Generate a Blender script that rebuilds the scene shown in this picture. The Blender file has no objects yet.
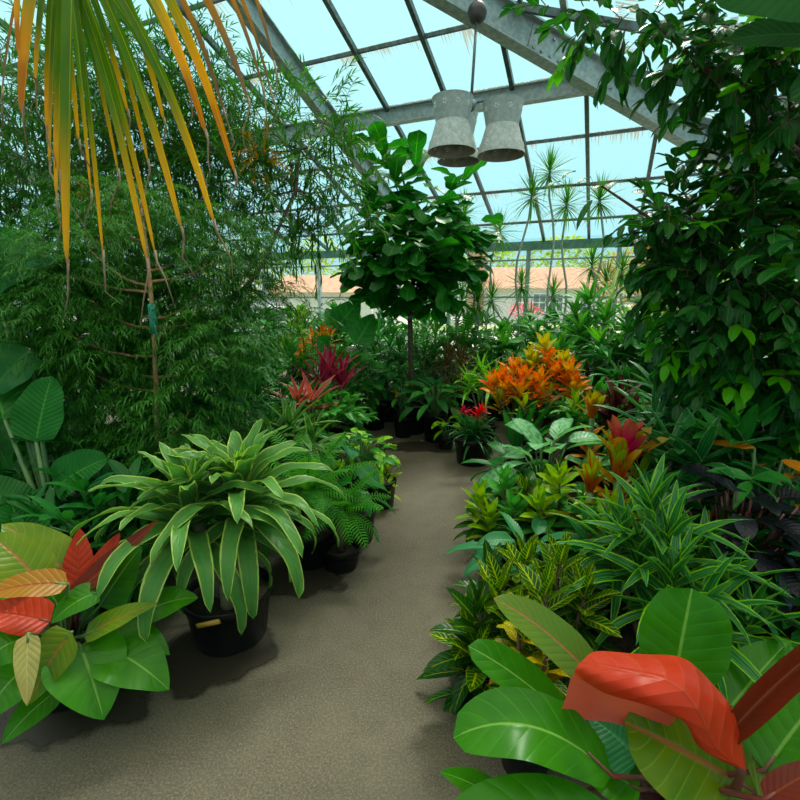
import bpy, math, random
from mathutils import Vector, Matrix
V = Vector
PI = math.pi
scene = bpy.context.scene
COL = scene.collection

# ------------------------------------------------------------------ camera
F = 470.0
PITCH = math.radians(12.2)
CP, SP = math.cos(PITCH), math.sin(PITCH)
EYE = V((0, 0, 1.6))
cam = bpy.data.cameras.new('camera')
cam.sensor_width = 36
cam.lens = 36 * F / 800
cam.clip_end = 300
camo = bpy.data.objects.new('camera', cam)
camo.location = EYE
camo.rotation_euler = (PI / 2 - PITCH, 0, 0)
COL.objects.link(camo)
scene.camera = camo

# ------------------------------------------------------------------ world, sun, exposure
scene.view_settings.view_transform = 'Standard'
scene.view_settings.look = 'None'
scene.view_settings.gamma = 1
scene.view_settings.use_curve_mapping = False
scene.view_settings.exposure = 0.14
W = bpy.data.worlds.new('world')
scene.world = W
W.use_nodes = True
nt = W.node_tree
nt.nodes.clear()
wo = nt.nodes.new('ShaderNodeOutputWorld')
bg = nt.nodes.new('ShaderNodeBackground')
tc = nt.nodes.new('ShaderNodeTexCoord')
sx = nt.nodes.new('ShaderNodeSeparateXYZ')
cr = nt.nodes.new('ShaderNodeValToRGB')
nt.links.new(tc.outputs['Generated'], sx.inputs[0])
nt.links.new(sx.outputs['Z'], cr.inputs[0])
nt.links.new(cr.outputs[0], bg.inputs[0])
nt.links.new(bg.outputs[0], wo.inputs[0])
bg.inputs[1].default_value = 2.6
el = cr.color_ramp.elements
el[0].position = 0.0; el[0].color = (.26, .30, .29, 1)
el[1].position = 1.0; el[1].color = (.95, .88, .76, 1)
for p_, c_ in ((.10, (.125, .285, .325, 1)), (.56, (.17, .335, .37, 1)), (.72, (.70, .64, .55, 1))):
    e_ = el.new(p_); e_.color = c_
sun = bpy.data.lights.new('sun', 'SUN')
sun.energy = 4.6
sun.angle = math.radians(14)
sun.color = (1, .95, .84)
suno = bpy.data.objects.new('sun', sun)
suno.rotation_euler = (math.radians(-30), math.radians(16), 0)
suno.location = (0, 0, 12)
COL.objects.link(suno)

# ------------------------------------------------------------------ coordinates
def ray(px, py):
    x = (px - 400) / F; y = (400 - py) / F
    return V((x, CP + y * SP, -SP + y * CP))
def T(px, py, t):            # a place in the world at camera depth t
    return EYE + ray(px, py) * t
def G(px, py, z=0.0):        # a place on a level z
    r = ray(px, py)
    return EYE + r * ((z - 1.6) / r.z)
UX = V((.917, -.399, 0)); HX = V((.399, .917, 0))
def B(u, d, z):              # building frame: u along the far wall, d distance from it
    return UX * u + HX * (9.04 - d) + V((0, 0, z))

# ------------------------------------------------------------------ mesh helpers
class MB:
    def __init__(s):
        s.v = []; s.f = []; s.uv = []; s.m = []
    def quad(s, idx, uvs, m=0):
        s.f.append(idx); s.uv.extend(uvs); s.m.append(m)
    def tube(s, pts, rad, n=6, m=0, cap=True):
        base = len(s.v)
        N = len(pts)
        if not isinstance(rad, (list, tuple)): rad = [rad] * N
        prev = None
        for i, p in enumerate(pts):
            a = pts[max(0, i - 1)]; b = pts[min(N - 1, i + 1)]
            t = (V(b) - V(a))
            if t.length < 1e-9: t = V((0, 0, 1))
            t.normalize()
            if prev is None:
                ref = V((0, 0, 1)) if abs(t.z) < .9 else V((1, 0, 0))
                sd = t.cross(ref).normalized()
            else:
                sd = prev - t * prev.dot(t)
                if sd.length < 1e-6: sd = t.orthogonal()
                sd.normalize()
            prev = sd
            up = sd.cross(t)
            for k in range(n):
                an = 2 * PI * k / n
                s.v.append(V(p) + (sd * math.cos(an) + up * math.sin(an)) * rad[i])
        for i in range(N - 1):
            for k in range(n):
                k2 = (k + 1) % n
                s.quad((base + i * n + k, base + i * n + k2, base + (i + 1) * n + k2, base + (i + 1) * n + k),
                       ((k / n, i / (N - 1)), ((k + 1) / n, i / (N - 1)), ((k + 1) / n, (i + 1) / (N - 1)), (k / n, (i + 1) / (N - 1))), m)
        if cap:
            s.quad(tuple(base + k for k in reversed(range(n))), [(0, 0)] * n, m)
            s.quad(tuple(base + (N - 1) * n + k for k in range(n)), [(0, 0)] * n, m)
    def lathe(s, c, prof, n=24, m=0, axis=None):
        base = len(s.v)
        c = V(c)
        for (r, z) in prof:
            for k in range(n):
                a = 2 * PI * k / n
                s.v.append(c + V((r * math.cos(a), r * math.sin(a), z)))
        L = len(prof)
        for i in range(L - 1):
            for k in range(n):
                k2 = (k + 1) % n
                s.quad((base + i * n + k, base + i * n + k2, base + (i + 1) * n + k2, base + (i + 1) * n + k),
                       ((k / n, i / L), ((k + 1) / n, i / L), ((k + 1) / n, (i + 1) / L), (k / n, (i + 1) / L)), m)
    def box(s, c, size, ax=None, m=0):
        c = V(c)
        X, Y, Z = ax if ax else (V((1, 0, 0)), V((0, 1, 0)), V((0, 0, 1)))
        hx, hy, hz = size[0] / 2, size[1] / 2, size[2] / 2
        b = len(s.v)
        for dz in (-1, 1):
            for dx, dy in ((-1, -1), (1, -1), (1, 1), (-1, 1)):
                s.v.append(c + X * hx * dx + Y * hy * dy + Z * hz * dz)
        q = [(0, 0), (1, 0), (1, 1), (0, 1)]
        for f in ((3, 2, 1, 0), (4, 5, 6, 7), (0, 1, 5, 4), (1, 2, 6, 5), (2, 3, 7, 6), (3, 0, 4, 7)):
            s.quad(tuple(b + i for i in f), q, m)
    def beam(s, p0, p1, w, h, up=V((0, 0, 1)), m=0):
        p0 = V(p0); p1 = V(p1)
        d = p1 - p0; L = d.length; d.normalize()
        sd = d.cross(up).normalized(); u2 = sd.cross(d)
        s.box((p0 + p1) / 2, (L, w, h), (d, sd, u2), m)
    def build(s, name, mat, parent=None, origin=None, smooth=True):
        me = bpy.data.meshes.new(name)
        o = origin if origin is not None else (parent_world(parent) if parent else V((0, 0, 0)))
        me.from_pydata([tuple(V(v) - o) for v in s.v], [], s.f)
        ul = me.uv_layers.new(name='UVMap')
        flat = [c for uv in s.uv for c in uv]
        ul.data.foreach_set('uv', flat)
        mats = mat if isinstance(mat, (list, tuple)) else [mat]
        for mm in mats: me.materials.append(mm)
        me.polygons.foreach_set('material_index', s.m)
        me.polygons.foreach_set('use_smooth', [smooth] * len(s.f))
        me.update()
        ob = bpy.data.objects.new(name, me)
        COL.objects.link(ob)
        if parent is not None:
            ob.parent = parent
        elif origin is not None:
            ob.location = origin
        return ob

ORG = {}
def parent_world(p):
    w = V((0, 0, 0))
    while p is not None:
        w += V(p.location); p = p.parent
    return w
def thing(name, label, cat, loc, group=None):
    o = bpy.data.objects.new(name, None)
    o.empty_display_size = .1
    COL.objects.link(o)
    o.location = loc
    o['label'] = label; o['category'] = cat
    if group: o['group'] = group
    return o
def tag(o, label, cat, group=None, kind=None):
    o['label'] = label; o['category'] = cat
    if group: o['group'] = group
    if kind: o['kind'] = kind
    return o
def struct(o):
    o['kind'] = 'structure'
    return o

# ------------------------------------------------------------------ materials
def newmat(name):
    m = bpy.data.materials.new(name)
    m.use_nodes = True
    m.node_tree.nodes.clear()
    return m, m.node_tree
class NB:
    def __init__(s, nt): s.nt = nt
    def n(s, t, **k):
        nd = s.nt.nodes.new(t)
        for a, b in k.items(): setattr(nd, a, b)
        return nd
    def link(s, a, b): s.nt.links.new(a, b)
    def setin(s, sock, v):
        if hasattr(v, 'is_output') or isinstance(v, bpy.types.NodeSocket): s.link(v, sock)
        else: sock.default_value = v
    def math(s, op, a, b=None, c=None, clamp=False):
        nd = s.n('ShaderNodeMath', operation=op); nd.use_clamp = clamp
        s.setin(nd.inputs[0], a)
        if b is not None: s.setin(nd.inputs[1], b)
        if c is not None: s.setin(nd.inputs[2], c)
        return nd.outputs[0]
    def mix(s, f, a, b):
        nd = s.n('ShaderNodeMix', data_type='RGBA')
        s.setin(nd.inputs['Factor'], f)
        s.setin(nd.inputs[6], a if not isinstance(a, tuple) else (*a[:3], 1))
        s.setin(nd.inputs[7], b if not isinstance(b, tuple) else (*b[:3], 1))
        return nd.outputs[2]
    def step(s, x, lo, hi):
        nd = s.n('ShaderNodeMapRange'); nd.clamp = True
        nd.interpolation_type = 'SMOOTHSTEP'
        s.setin(nd.inputs[0], x)
        nd.inputs[1].default_value = lo; nd.inputs[2].default_value = hi
        return nd.outputs[0]

def leafmat(name, c1, c2, rib=None, ribw=.06, vein=None, vn=9, vw=.2, vsl=.55, edge=None, edgew=.2,
            tip=None, tipat=.6, stripe=None, stripef=9, mott=None, rough=.42, transl=.28, bump=.25, tip2=None):
    m, nt = newmat(name)
    b = NB(nt)
    def sat(c):
        if c is None: return None
        l = c[0] * .25 + c[1] * .6 + c[2] * .15
        return tuple(max(.002, l + (x - l) * 1.22) for x in c)
    c1, c2, rib, vein, edge, tip, tip2, stripe, mott = [sat(x) for x in (c1, c2, rib, vein, edge, tip, tip2, stripe, mott)]
    uv = b.n('ShaderNodeUVMap'); uv.uv_map = 'UVMap'
    sp = b.n('ShaderNodeSeparateXYZ'); b.link(uv.outputs[0], sp.inputs[0])
    U, Vv = sp.outputs[0], sp.outputs[1]
    a = b.math('ABSOLUTE', b.math('MULTIPLY_ADD', U, 2.0, -1.0))
    geo = b.n('ShaderNodeNewGeometry')
    rnd = geo.outputs['Random Per Island']
    tco = b.n('ShaderNodeTexCoord')
    no = b.n('ShaderNodeTexNoise'); no.inputs['Scale'].default_value = 9; no.inputs['Detail'].default_value = 3
    b.link(tco.outputs['Object'], no.inputs['Vector'])
    f = b.math('ADD', b.math('MULTIPLY', rnd, .7), b.math('MULTIPLY', b.math('SUBTRACT', no.outputs[0], .42), 1.8), clamp=True)
    col = b.mix(f, c1, c2)
    if mott:
        n2 = b.n('ShaderNodeTexNoise'); n2.inputs['Scale'].default_value = 38; n2.inputs['Detail'].default_value = 2
        b.link(tco.outputs['Object'], n2.inputs['Vector'])
        col = b.mix(b.step(n2.outputs[0], .45, .62), col, mott)
    if tip:
        q = b.math('ADD', Vv, b.math('MULTIPLY', b.math('SUBTRACT', rnd, .5), .5))
        col = b.mix(b.step(q, tipat - .22, tipat + .18), col, tip)
        if tip2: col = b.mix(b.step(q, tipat + .22, tipat + .34), col, tip2)
    if stripe:
        cx = b.n('ShaderNodeCombineXYZ')
        b.link(b.math('MULTIPLY', a, float(stripef)), cx.inputs[0])
        b.link(b.math('MULTIPLY', rnd, 40.0), cx.inputs[1])
        b.link(b.math('MULTIPLY', Vv, .6), cx.inputs[2])
        n3 = b.n('ShaderNodeTexNoise'); n3.inputs['Scale'].default_value = 1.0; n3.inputs['Detail'].default_value = 1
        b.link(cx.outputs[0], n3.inputs['Vector'])
        col = b.mix(b.step(n3.outputs[0], .48, .58), col, stripe)
    fr = b.math('FRACT', b.math('MULTIPLY', b.math('SUBTRACT', Vv, b.math('MULTIPLY', a, vsl * .35)), float(vn)))
    tri = b.math('ABSOLUTE', b.math('MULTIPLY_ADD', fr, 2.0, -1.0))
    vm = b.step(tri, 1 - vw, 1.0)
    if vein: col = b.mix(b.math('MULTIPLY', vm, .9), col, vein)
    if edge:
        n4 = b.n('ShaderNodeTexNoise'); n4.inputs['Scale'].default_value = 30
        b.link(tco.outputs['Object'], n4.inputs['Vector'])
        aa = b.math('ADD', a, b.math('MULTIPLY', b.math('SUBTRACT', n4.outputs[0], .5), .25))
        col = b.mix(b.step(aa, 1 - edgew - .05, 1 - edgew + .05), col, edge)
    if rib: col = b.mix(b.math('SUBTRACT', 1.0, b.step(a, ribw * .5, ribw * 1.5)), col, rib)
    pr = b.n('ShaderNodeBsdfPrincipled')
    b.link(col, pr.inputs['Base Color'])
    pr.inputs['Roughness'].default_value = rough
    pr.inputs['Specular IOR Level'].default_value = .20 if rough < .5 else .12
    if bump:
        bp = b.n('ShaderNodeBump'); bp.inputs['Strength'].default_value = bump; bp.inputs['Distance'].default_value = .004
        hgt = b.math('SUBTRACT', b.math('MULTIPLY', b.math('MULTIPLY', tri, tri), -1.0), b.math('MULTIPLY', b.math('SUBTRACT', 1.0, b.step(a, .0, .1)), 1.2))
        b.link(hgt, bp.inputs['Height']); b.link(bp.outputs[0], pr.inputs['Normal'])
    tr = b.n('ShaderNodeBsdfTranslucent')
    tcol = b.n('ShaderNodeMix', data_type='RGBA', blend_type='MULTIPLY')
    tcol.inputs['Factor'].default_value = 1
    b.link(col, tcol.inputs[6]); tcol.inputs[7].default_value = (1.5, 1.6, .8, 1)
    b.link(tcol.outputs[2], tr.inputs[0])
    mx = b.n('ShaderNodeMixShader'); mx.inputs[0].default_value = transl
    b.link(pr.outputs[0], mx.inputs[1]); b.link(tr.outputs[0], mx.inputs[2])
    out = b.n('ShaderNodeOutputMaterial'); b.link(mx.outputs[0], out.inputs[0])
    return m

def plain(name, c1, c2=None, rough=.6, metal=0.0, scale=12.0, bump=0.0, spec=.5, detail=4):
    m, nt = newmat(name)
    b = NB(nt)
    pr = b.n('ShaderNodeBsdfPrincipled')
    tco = b.n('ShaderNodeTexCoord')
    no = b.n('ShaderNodeTexNoise'); no.inputs['Scale'].default_value = scale; no.inputs['Detail'].default_value = detail
    b.link(tco.outputs['Object'], no.inputs['Vector'])
    b.link(b.mix(b.step(no.outputs[0], .3, .7), c1, c2 or c1), pr.inputs['Base Color'])
    pr.inputs['Roughness'].default_value = rough; pr.inputs['Metallic'].default_value = metal
    pr.inputs['Specular IOR Level'].default_value = spec
    if bump:
        bp = b.n('ShaderNodeBump'); bp.inputs['Strength'].default_value = bump; bp.inputs['Distance'].default_value = .01
        b.link(no.outputs[0], bp.inputs['Height']); b.link(bp.outputs[0], pr.inputs['Normal'])
    out = b.n('ShaderNodeOutputMaterial'); b.link(pr.outputs[0], out.inputs[0])
    return m

M = {}
M['pot'] = plain('black_plastic', (.004, .0045, .0045), (.007, .008, .007), rough=.4, scale=6, spec=.3)
M['soil'] = plain('potting_soil', (.012, .008, .005), (.045, .028, .016), rough=.95, scale=90, bump=.6)
M['bark'] = plain('pale_bark', (.16, .12, .07), (.30, .24, .15), rough=.85, scale=30, bump=.5)
M['dbark'] = plain('brown_bark', (.06, .035, .02), (.16, .10, .06), rough=.85, scale=30, bump=.5)
M['cinnamon'] = plain('cinnamon_bark', (.20, .10, .035), (.32, .19, .08), rough=.8, scale=25, bump=.4)
M['cane'] = plain('dracaena_cane', (.22, .17, .09), (.12, .12, .05), rough=.8, scale=22, bump=.4)
M['palestem'] = plain('pale_grey_stem', (.30, .33, .26), (.42, .44, .36), rough=.8, scale=25)
M['blackball'] = plain('dark_iron_ball', (.02, .02, .022), (.05, .045, .045), rough=.5, scale=20)
M['zinc_shaded'] = plain('punched_zinc_shaded', (.28, .33, .33), (.38, .43, .42), rough=.6, metal=.1, scale=30, detail=6)  # same zinc, upper lamp band: its shading is painted in as a darker colour
M['drytip'] = plain('dry_leaf_tip', (.26, .20, .13), (.16, .10, .06), rough=.9, scale=20)
M['gstem'] = plain('green_stem', (.05, .13, .03), (.10, .20, .05), rough=.5, scale=10)
M['rstem'] = plain('red_stem', (.18, .03, .025), (.12, .05, .03), rough=.45, scale=10)
M['galv'] = plain('galvanized_steel', (.20, .27, .27), (.34, .40, .40), rough=.5, metal=.35, scale=22, detail=6)
M['dsteel'] = plain('dark_steel', (.045, .07, .07), (.11, .15, .15), rough=.5, metal=.3, scale=18)
M['greenpaint'] = plain('green_painted_steel', (.05, .16, .12), (.11, .24, .18), rough=.6, scale=14)
M['whitepost'] = plain('white_painted_post', (.55, .60, .58), (.42, .47, .46), rough=.6, scale=8)
M['zinc'] = plain('punched_zinc', (.33, .37, .35), (.50, .53, .50), rough=.75, metal=.0, scale=35, detail=6, bump=.1)
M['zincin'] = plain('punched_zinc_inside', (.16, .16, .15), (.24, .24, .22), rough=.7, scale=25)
M['tape'] = plain('green_tie_tape', (.01, .20, .15), (.01, .24, .18), rough=.5)
M['yellowtag'] = plain('yellow_plant_tag', (.62, .36, .05), (.55, .28, .04), rough=.4)

# greens
M['phil'] = leafmat('philodendron_green', (.026, .11, .012), (.06, .20, .02), rib=(.17, .33, .08), ribw=.035, vein=(.055, .19, .03), vn=8, vw=.18, rough=.30, bump=.2)
M['phil_lime'] = leafmat('philodendron_lime', (.05, .135, .010), (.15, .19, .015), rib=(.26, .13, .05), vein=(.15, .22, .04), vn=9, vw=.2, rough=.3)
M['phil_orange'] = leafmat('philodendron_orange', (.30, .12, .03), (.22, .13, .025), rib=(.25, .06, .03), vein=(.40, .2, .06), vn=10, vw=.2, rough=.35)
M['phil_red'] = leafmat('philodendron_red', (.40, .04, .022), (.48, .07, .042), rib=(.42, .08, .05), ribw=.02, vein=(.44, .075, .045), vn=9, vw=.2, rough=.36, bump=.4)
M['phil_brown'] = leafmat('philodendron_brown', (.17, .022, .014), (.10, .028, .016), rib=(.25, .06, .03), vein=(.12, .03, .02), vn=10, vw=.2, rough=.38)
M['phil_olive'] = leafmat('philodendron_olive', (.09, .17, .035), (.12, .17, .038), rib=(.30, .13, .07), ribw=.05, vein=(.09, .16, .03), vn=14, vw=.25, rough=.4)
M['phil_cream'] = leafmat('philodendron_cream', (.42, .38, .16), (.34, .25, .10), rib=(.5, .42, .2), rough=.4)
M['masang'] = leafmat('dracaena_lime_edge', (.058, .145, .042), (.12, .235, .07), edge=(.32, .44, .13), edgew=.16, rib=(.06, .22, .06), ribw=.12, vein=None, rough=.42)
M['masang_y'] = leafmat('dracaena_young', (.16, .33, .04), (.22, .40, .06), edge=(.42, .55, .18), edgew=.3, rib=(.06, .22, .05), ribw=.2, rough=.4)
M['lemon'] = leafmat('dracaena_striped', (.015, .09, .018), (.03, .13, .03), edge=(.20, .42, .035), edgew=.24, rib=(.06, .2, .06), ribw=.1, stripe=(.09, .22, .10), stripef=6, rough=.33)
M['warneck'] = leafmat('dracaena_white_stripe', (.012, .085, .02), (.025, .125, .035), edge=(.30, .42, .22), edgew=.09, stripe=(.05, .18, .06), stripef=7, rough=.33)
M['draca'] = leafmat('dracaena_dark', (.022, .12, .026), (.05, .20, .045), rib=(.05, .19, .04), rough=.33)
M['draca_m'] = leafmat('dracaena_mid', (.05, .19, .045), (.10, .30, .07), rib=(.14, .36, .08), rough=.36)
M['draca_l'] = leafmat('dracaena_light', (.10, .30, .02), (.18, .40, .035), rib=(.24, .46, .08), rough=.36)
M['draca_cream'] = leafmat('dracaena_cream', (.48, .50, .30), (.36, .44, .20), rough=.45)
M['margin'] = leafmat('dracaena_thin', (.04, .16, .03), (.11, .28, .05), rough=.4, bump=0)
M['fern'] = leafmat('fern_green', (.035, .16, .03), (.09, .27, .045), rough=.5, bump=0, transl=.35)
M['aralia'] = leafmat('aralia_green', (.02, .08, .015), (.075, .22, .045), rough=.45, bump=0, transl=.3)
M['willow'] = leafmat('podocarpus_green', (.018, .085, .015), (.06, .19, .03), rough=.42, bump=0, transl=.35)
M['ficus'] = leafmat('ficus_green', (.010, .055, .014), (.03, .115, .024), rib=(.06, .2, .04), rough=.26, transl=.3)
M['ficus_y'] = leafmat('ficus_young', (.08, .30, .02), (.14, .40, .03), rib=(.15, .42, .06), rough=.3, transl=.4)
M['fiddle'] = leafmat('fiddle_leaf_green', (.012, .085, .018), (.035, .18, .025), rib=(.08, .26, .05), ribw=.05, vein=(.05, .19, .04), vn=7, vw=.25, rough=.35, transl=.32)
M['banana'] = leafmat('paradise_leaf', (.016, .10, .018), (.03, .15, .026), rib=(.07, .24, .05), ribw=.04, vein=(.014, .085, .016), vn=15, vw=.35, rough=.38, bump=.5)
M['alocasia'] = leafmat('elephant_ear_green', (.02, .13, .025), (.04, .19, .035), rib=(.08, .28, .06), vein=(.07, .25, .06), vn=6, vw=.2, rough=.38)
M['aglao'] = leafmat('silver_green_leaf', (.17, .38, .18), (.27, .5, .29), rib=(.16, .35, .14), edge=(.03, .14, .04), edgew=.12, mott=(.11, .28, .11), rough=.36)
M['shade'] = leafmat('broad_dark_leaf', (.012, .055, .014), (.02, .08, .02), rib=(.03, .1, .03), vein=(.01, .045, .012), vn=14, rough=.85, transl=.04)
M['spath'] = leafmat('blue_green_leaf', (.03, .135, .055), (.055, .20, .08), rib=(.09, .26, .11), vein=(.03, .12, .05), vn=12, vw=.3, rough=.38)
M['darkleaf'] = leafmat('dark_green_leaf', (.016, .09, .022), (.035, .15, .034), rib=(.04, .16, .04), rough=.33)
M['midleaf'] = leafmat('mid_green_leaf', (.045, .19, .04), (.09, .29, .06), rib=(.09, .3, .06), rough=.38)
M['lime'] = leafmat('lime_leaf', (.20, .42, .02), (.34, .52, .03), rib=(.30, .48, .08), mott=(.08, .26, .02), rough=.38)
M['croton_g'] = leafmat('croton_gold_vein', (.010, .065, .010), (.02, .11, .015), rib=(.42, .45, .03), ribw=.11, vein=(.36, .42, .03), vn=8, vw=.34, edge=(.22, .32, .02), edgew=.08, rough=.3)
M['croton_d'] = leafmat('croton_dark', (.008, .045, .009), (.016, .075, .014), rib=(.20, .25, .02), ribw=.07, vein=(.10, .16, .02), vn=8, vw=.2, rough=.3)
M['croton_y'] = leafmat('croton_yellow', (.55, .36, .015), (.40, .40, .02), rib=(.6, .42, .04), vein=(.06, .16, .02), vn=8, vw=.5, rough=.32)
M['croton_l'] = leafmat('croton_lime', (.10, .26, .018), (.27, .38, .02), rib=(.32, .38, .04), ribw=.1, vein=(.26, .34, .03), vn=8, vw=.3, rough=.32)
M['croton_o'] = leafmat('croton_orange', (.62, .28, .012), (.50, .40, .02), tip=(.58, .075, .01), tipat=.55, rib=(.65, .28, .03), ribw=.08, vein=(.62, .42, .03), vn=7, vw=.3, rough=.36)
M['croton_b'] = leafmat('croton_brown', (.16, .06, .02), (.10, .14, .02), rib=(.4, .2, .03), vein=(.35, .2, .03), vn=8, vw=.25, rough=.35)
M['pink'] = leafmat('cordyline_pink', (.46, .10, .09), (.34, .06, .06), edge=(.55, .2, .18), edgew=.2, rough=.4)
M['crimson'] = leafmat('cordyline_crimson', (.24, .02, .055), (.40, .05, .10), edge=(.5, .10, .16), edgew=.15, rough=.38)
M['maroon'] = leafmat('cordyline_maroon', (.045, .012, .014), (.085, .02, .02), rough=.36)
M['browngrass'] = leafmat('cordyline_bronze', (.16, .055, .04), (.09, .07, .03), rough=.45, bump=0)
M['black'] = leafmat('purple_black_leaf', (.005, .006, .007), (.013, .014, .017), vein=(.016, .02, .024), vn=7, vw=.3, rough=.3, transl=.1)
M['ctenan'] = leafmat('orange_edged_leaf', (.50, .13, .02), (.42, .18, .04), edge=(.12, .2, .05), edgew=.15, rib=(.5, .22, .06), rough=.38)
M['neo_r'] = leafmat('bromeliad_pink', (.58, .03, .12), (.45, .04, .09), tip=(.36, .09, .05), tipat=.9, rough=.32)
M['neo_g'] = leafmat('bromeliad_green_red', (.30, .07, .02), (.36, .12, .02), tip=(.22, .33, .03), tipat=.5, stripe=(.42, .07, .02), stripef=5, rough=.32)
M['neo_o'] = leafmat('bromeliad_orange', (.42, .09, .02), (.40, .18, .02), tip=(.34, .24, .03), tipat=.7, rough=.32)
M['redflower'] = leafmat('red_bract', (.62, .015, .02), (.48, .01, .02), rough=.3, bump=0)
M['magenta'] = leafmat('magenta_bract', (.40, .01, .05), (.28, .01, .06), rough=.3, bump=0)
M['palm_f'] = leafmat('palm_leaflet', (.05, .13, .010), (.10, .18, .012), rib=(.28, .30, .05), ribw=.08, tip=(.58, .30, .012), tipat=.72, tip2=(.16, .08, .04), rough=.42, bump=0, transl=.45)
M['palm_y'] = leafmat('palm_leaflet_yellow', (.20, .25, .015), (.30, .26, .015), rib=(.5, .34, .04), ribw=.08, tip=(.66, .30, .01), tipat=.45, tip2=(.45, .16, .02), rough=.42, bump=0, transl=.45)
M['palm_b'] = leafmat('palm_leaflet_brown', (.40, .17, .02), (.26, .13, .05), tip=(.16, .10, .07), tipat=.6, rough=.5, bump=0, transl=.4)
M['palmdark'] = leafmat('palm_blue_green', (.08, .24, .14), (.12, .30, .18), rib=(.1, .3, .15), rough=.4, bump=0)
M['tuft'] = leafmat('dry_orange_leaves', (.42, .20, .03), (.34, .26, .04), rough=.5, bump=0)
M['outgreen'] = leafmat('outdoor_yellow_green', (.22, .36, .05), (.38, .46, .10), rough=.6, bump=0)
M['outred'] = leafmat('outdoor_rust', (.42, .17, .09), (.34, .30, .10), rough=.6, bump=0)
M['outpink'] = leafmat('outdoor_pink', (.75, .12, .22), (.65, .10, .18), rough=.6, bump=0)

# glass
def glassmat(name, tint, stain, transl):
    m, nt = newmat(name); b = NB(nt)
    tr = b.n('ShaderNodeBsdfTransparent')
    gl = b.n('ShaderNodeBsdfGlossy'); gl.inputs['Roughness'].default_value = .08
    tl = b.n('ShaderNodeBsdfTranslucent'); tl.inputs[0].default_value = (*tint, 1)
    tr.inputs[0].default_value = (*tint, 1)
    mx = b.n('ShaderNodeMixShader'); mx.inputs[0].default_value = transl
    b.link(tr.outputs[0], mx.inputs[1]); b.link(tl.outputs[0], mx.inputs[2])
    fz = b.n('ShaderNodeFresnel'); fz.inputs[0].default_value = 1.3
    m2 = b.n('ShaderNodeMixShader')
    b.link(b.math('MULTIPLY', fz.outputs[0], .2), m2.inputs[0]); b.link(mx.outputs[0], m2.inputs[1]); b.link(gl.outputs[0], m2.inputs[2])
    last = m2.outputs[0]
    if stain:
        uv = b.n('ShaderNodeUVMap'); sp = b.n('ShaderNodeSeparateXYZ'); b.link(uv.outputs[0], sp.inputs[0])
        cx = b.n('ShaderNodeCombineXYZ')
        b.link(b.math('MULTIPLY', sp.outputs[0], 60.0), cx.inputs[0]); b.link(b.math('MULTIPLY', sp.outputs[1], 1.2), cx.inputs[1])
        no = b.n('ShaderNodeTexNoise'); no.inputs['Scale'].default_value = 1; no.inputs['Detail'].default_value = 3
        b.link(cx.outputs[0], no.inputs['Vector'])
        cx2 = b.n('ShaderNodeCombineXYZ')
        b.link(b.math('MULTIPLY', sp.outputs[0], 3.1), cx2.inputs[0]); b.link(b.math('FLOOR', sp.outputs[1]), cx2.inputs[1])
        n2 = b.n('ShaderNodeTexNoise'); n2.inputs['Scale'].default_value = 1
        b.link(cx2.outputs[0], n2.inputs['Vector'])
        fv = b.math('FRACT', sp.outputs[1])
        thr = b.math('ADD', b.math('MULTIPLY', fv, .9), b.math('MULTIPLY_ADD', n2.outputs[0], -.9, .84))
        fac = b.step(b.math('SUBTRACT', no.outputs[0], thr), .0, .12)
        df = b.n('ShaderNodeBsdfTranslucent'); df.inputs[0].default_value = (.17, .14, .08, 1)
        m3 = b.n('ShaderNodeMixShader')
        b.link(b.math('MULTIPLY', fac, .75), m3.inputs[0]); b.link(last, m3.inputs[1]); b.link(df.outputs[0], m3.inputs[2])
        last = m3.outputs[0]
    out = b.n('ShaderNodeOutputMaterial'); b.link(last, out.inputs[0])
    return m
M['roofglass'] = glassmat('aqua_roof_glass', (.88, .97, .95), True, .07)
M['wallglass'] = glassmat('clear_wall_glass', (.93, .97, .97), False, .03)

# floor
def floormat():
    m, nt = newmat('worn_concrete'); b = NB(nt)
    tco = b.n('ShaderNodeTexCoord')
    def noise(sc, det=4, rgh=.5):
        n = b.n('ShaderNodeTexNoise'); n.inputs['Scale'].default_value = sc; n.inputs['Detail'].default_value = det
        n.inputs['Roughness'].default_value = rgh
        b.link(tco.outputs['Object'], n.inputs['Vector']); return n.outputs[0]
    big = noise(1.3, 5); fine = noise(120, 5, .7); mid = noise(9, 6, .65)
    col = b.mix(b.step(big, .3, .7), (.070, .060, .038), (.115, .100, .066))
    col = b.mix(b.math('MULTIPLY', b.step(mid, .42, .68), .35), col, (.045, .038, .024))
    col = b.mix(b.math('MULTIPLY', b.step(fine, .40, .70), .8), col, (.19, .165, .115))
    col = b.mix(b.math('MULTIPLY', b.step(noise(300, 2), .55, .7), .5), col, (.035, .030, .020))
    pr = b.n('ShaderNodeBsdfPrincipled'); b.link(col, pr.inputs['Base Color']); pr.inputs['Roughness'].default_value = .75
    pr.inputs['Specular IOR Level'].default_value = .3
    bp = b.n('ShaderNodeBump'); bp.inputs['Strength'].default_value = .8; bp.inputs['Distance'].default_value = .005
    b.link(fine, bp.inputs['Height']); b.link(bp.outputs[0], pr.inputs['Normal'])
    out = b.n('ShaderNodeOutputMaterial'); b.link(pr.outputs[0], out.inputs[0])
    return m
M['floor'] = floormat()
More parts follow.
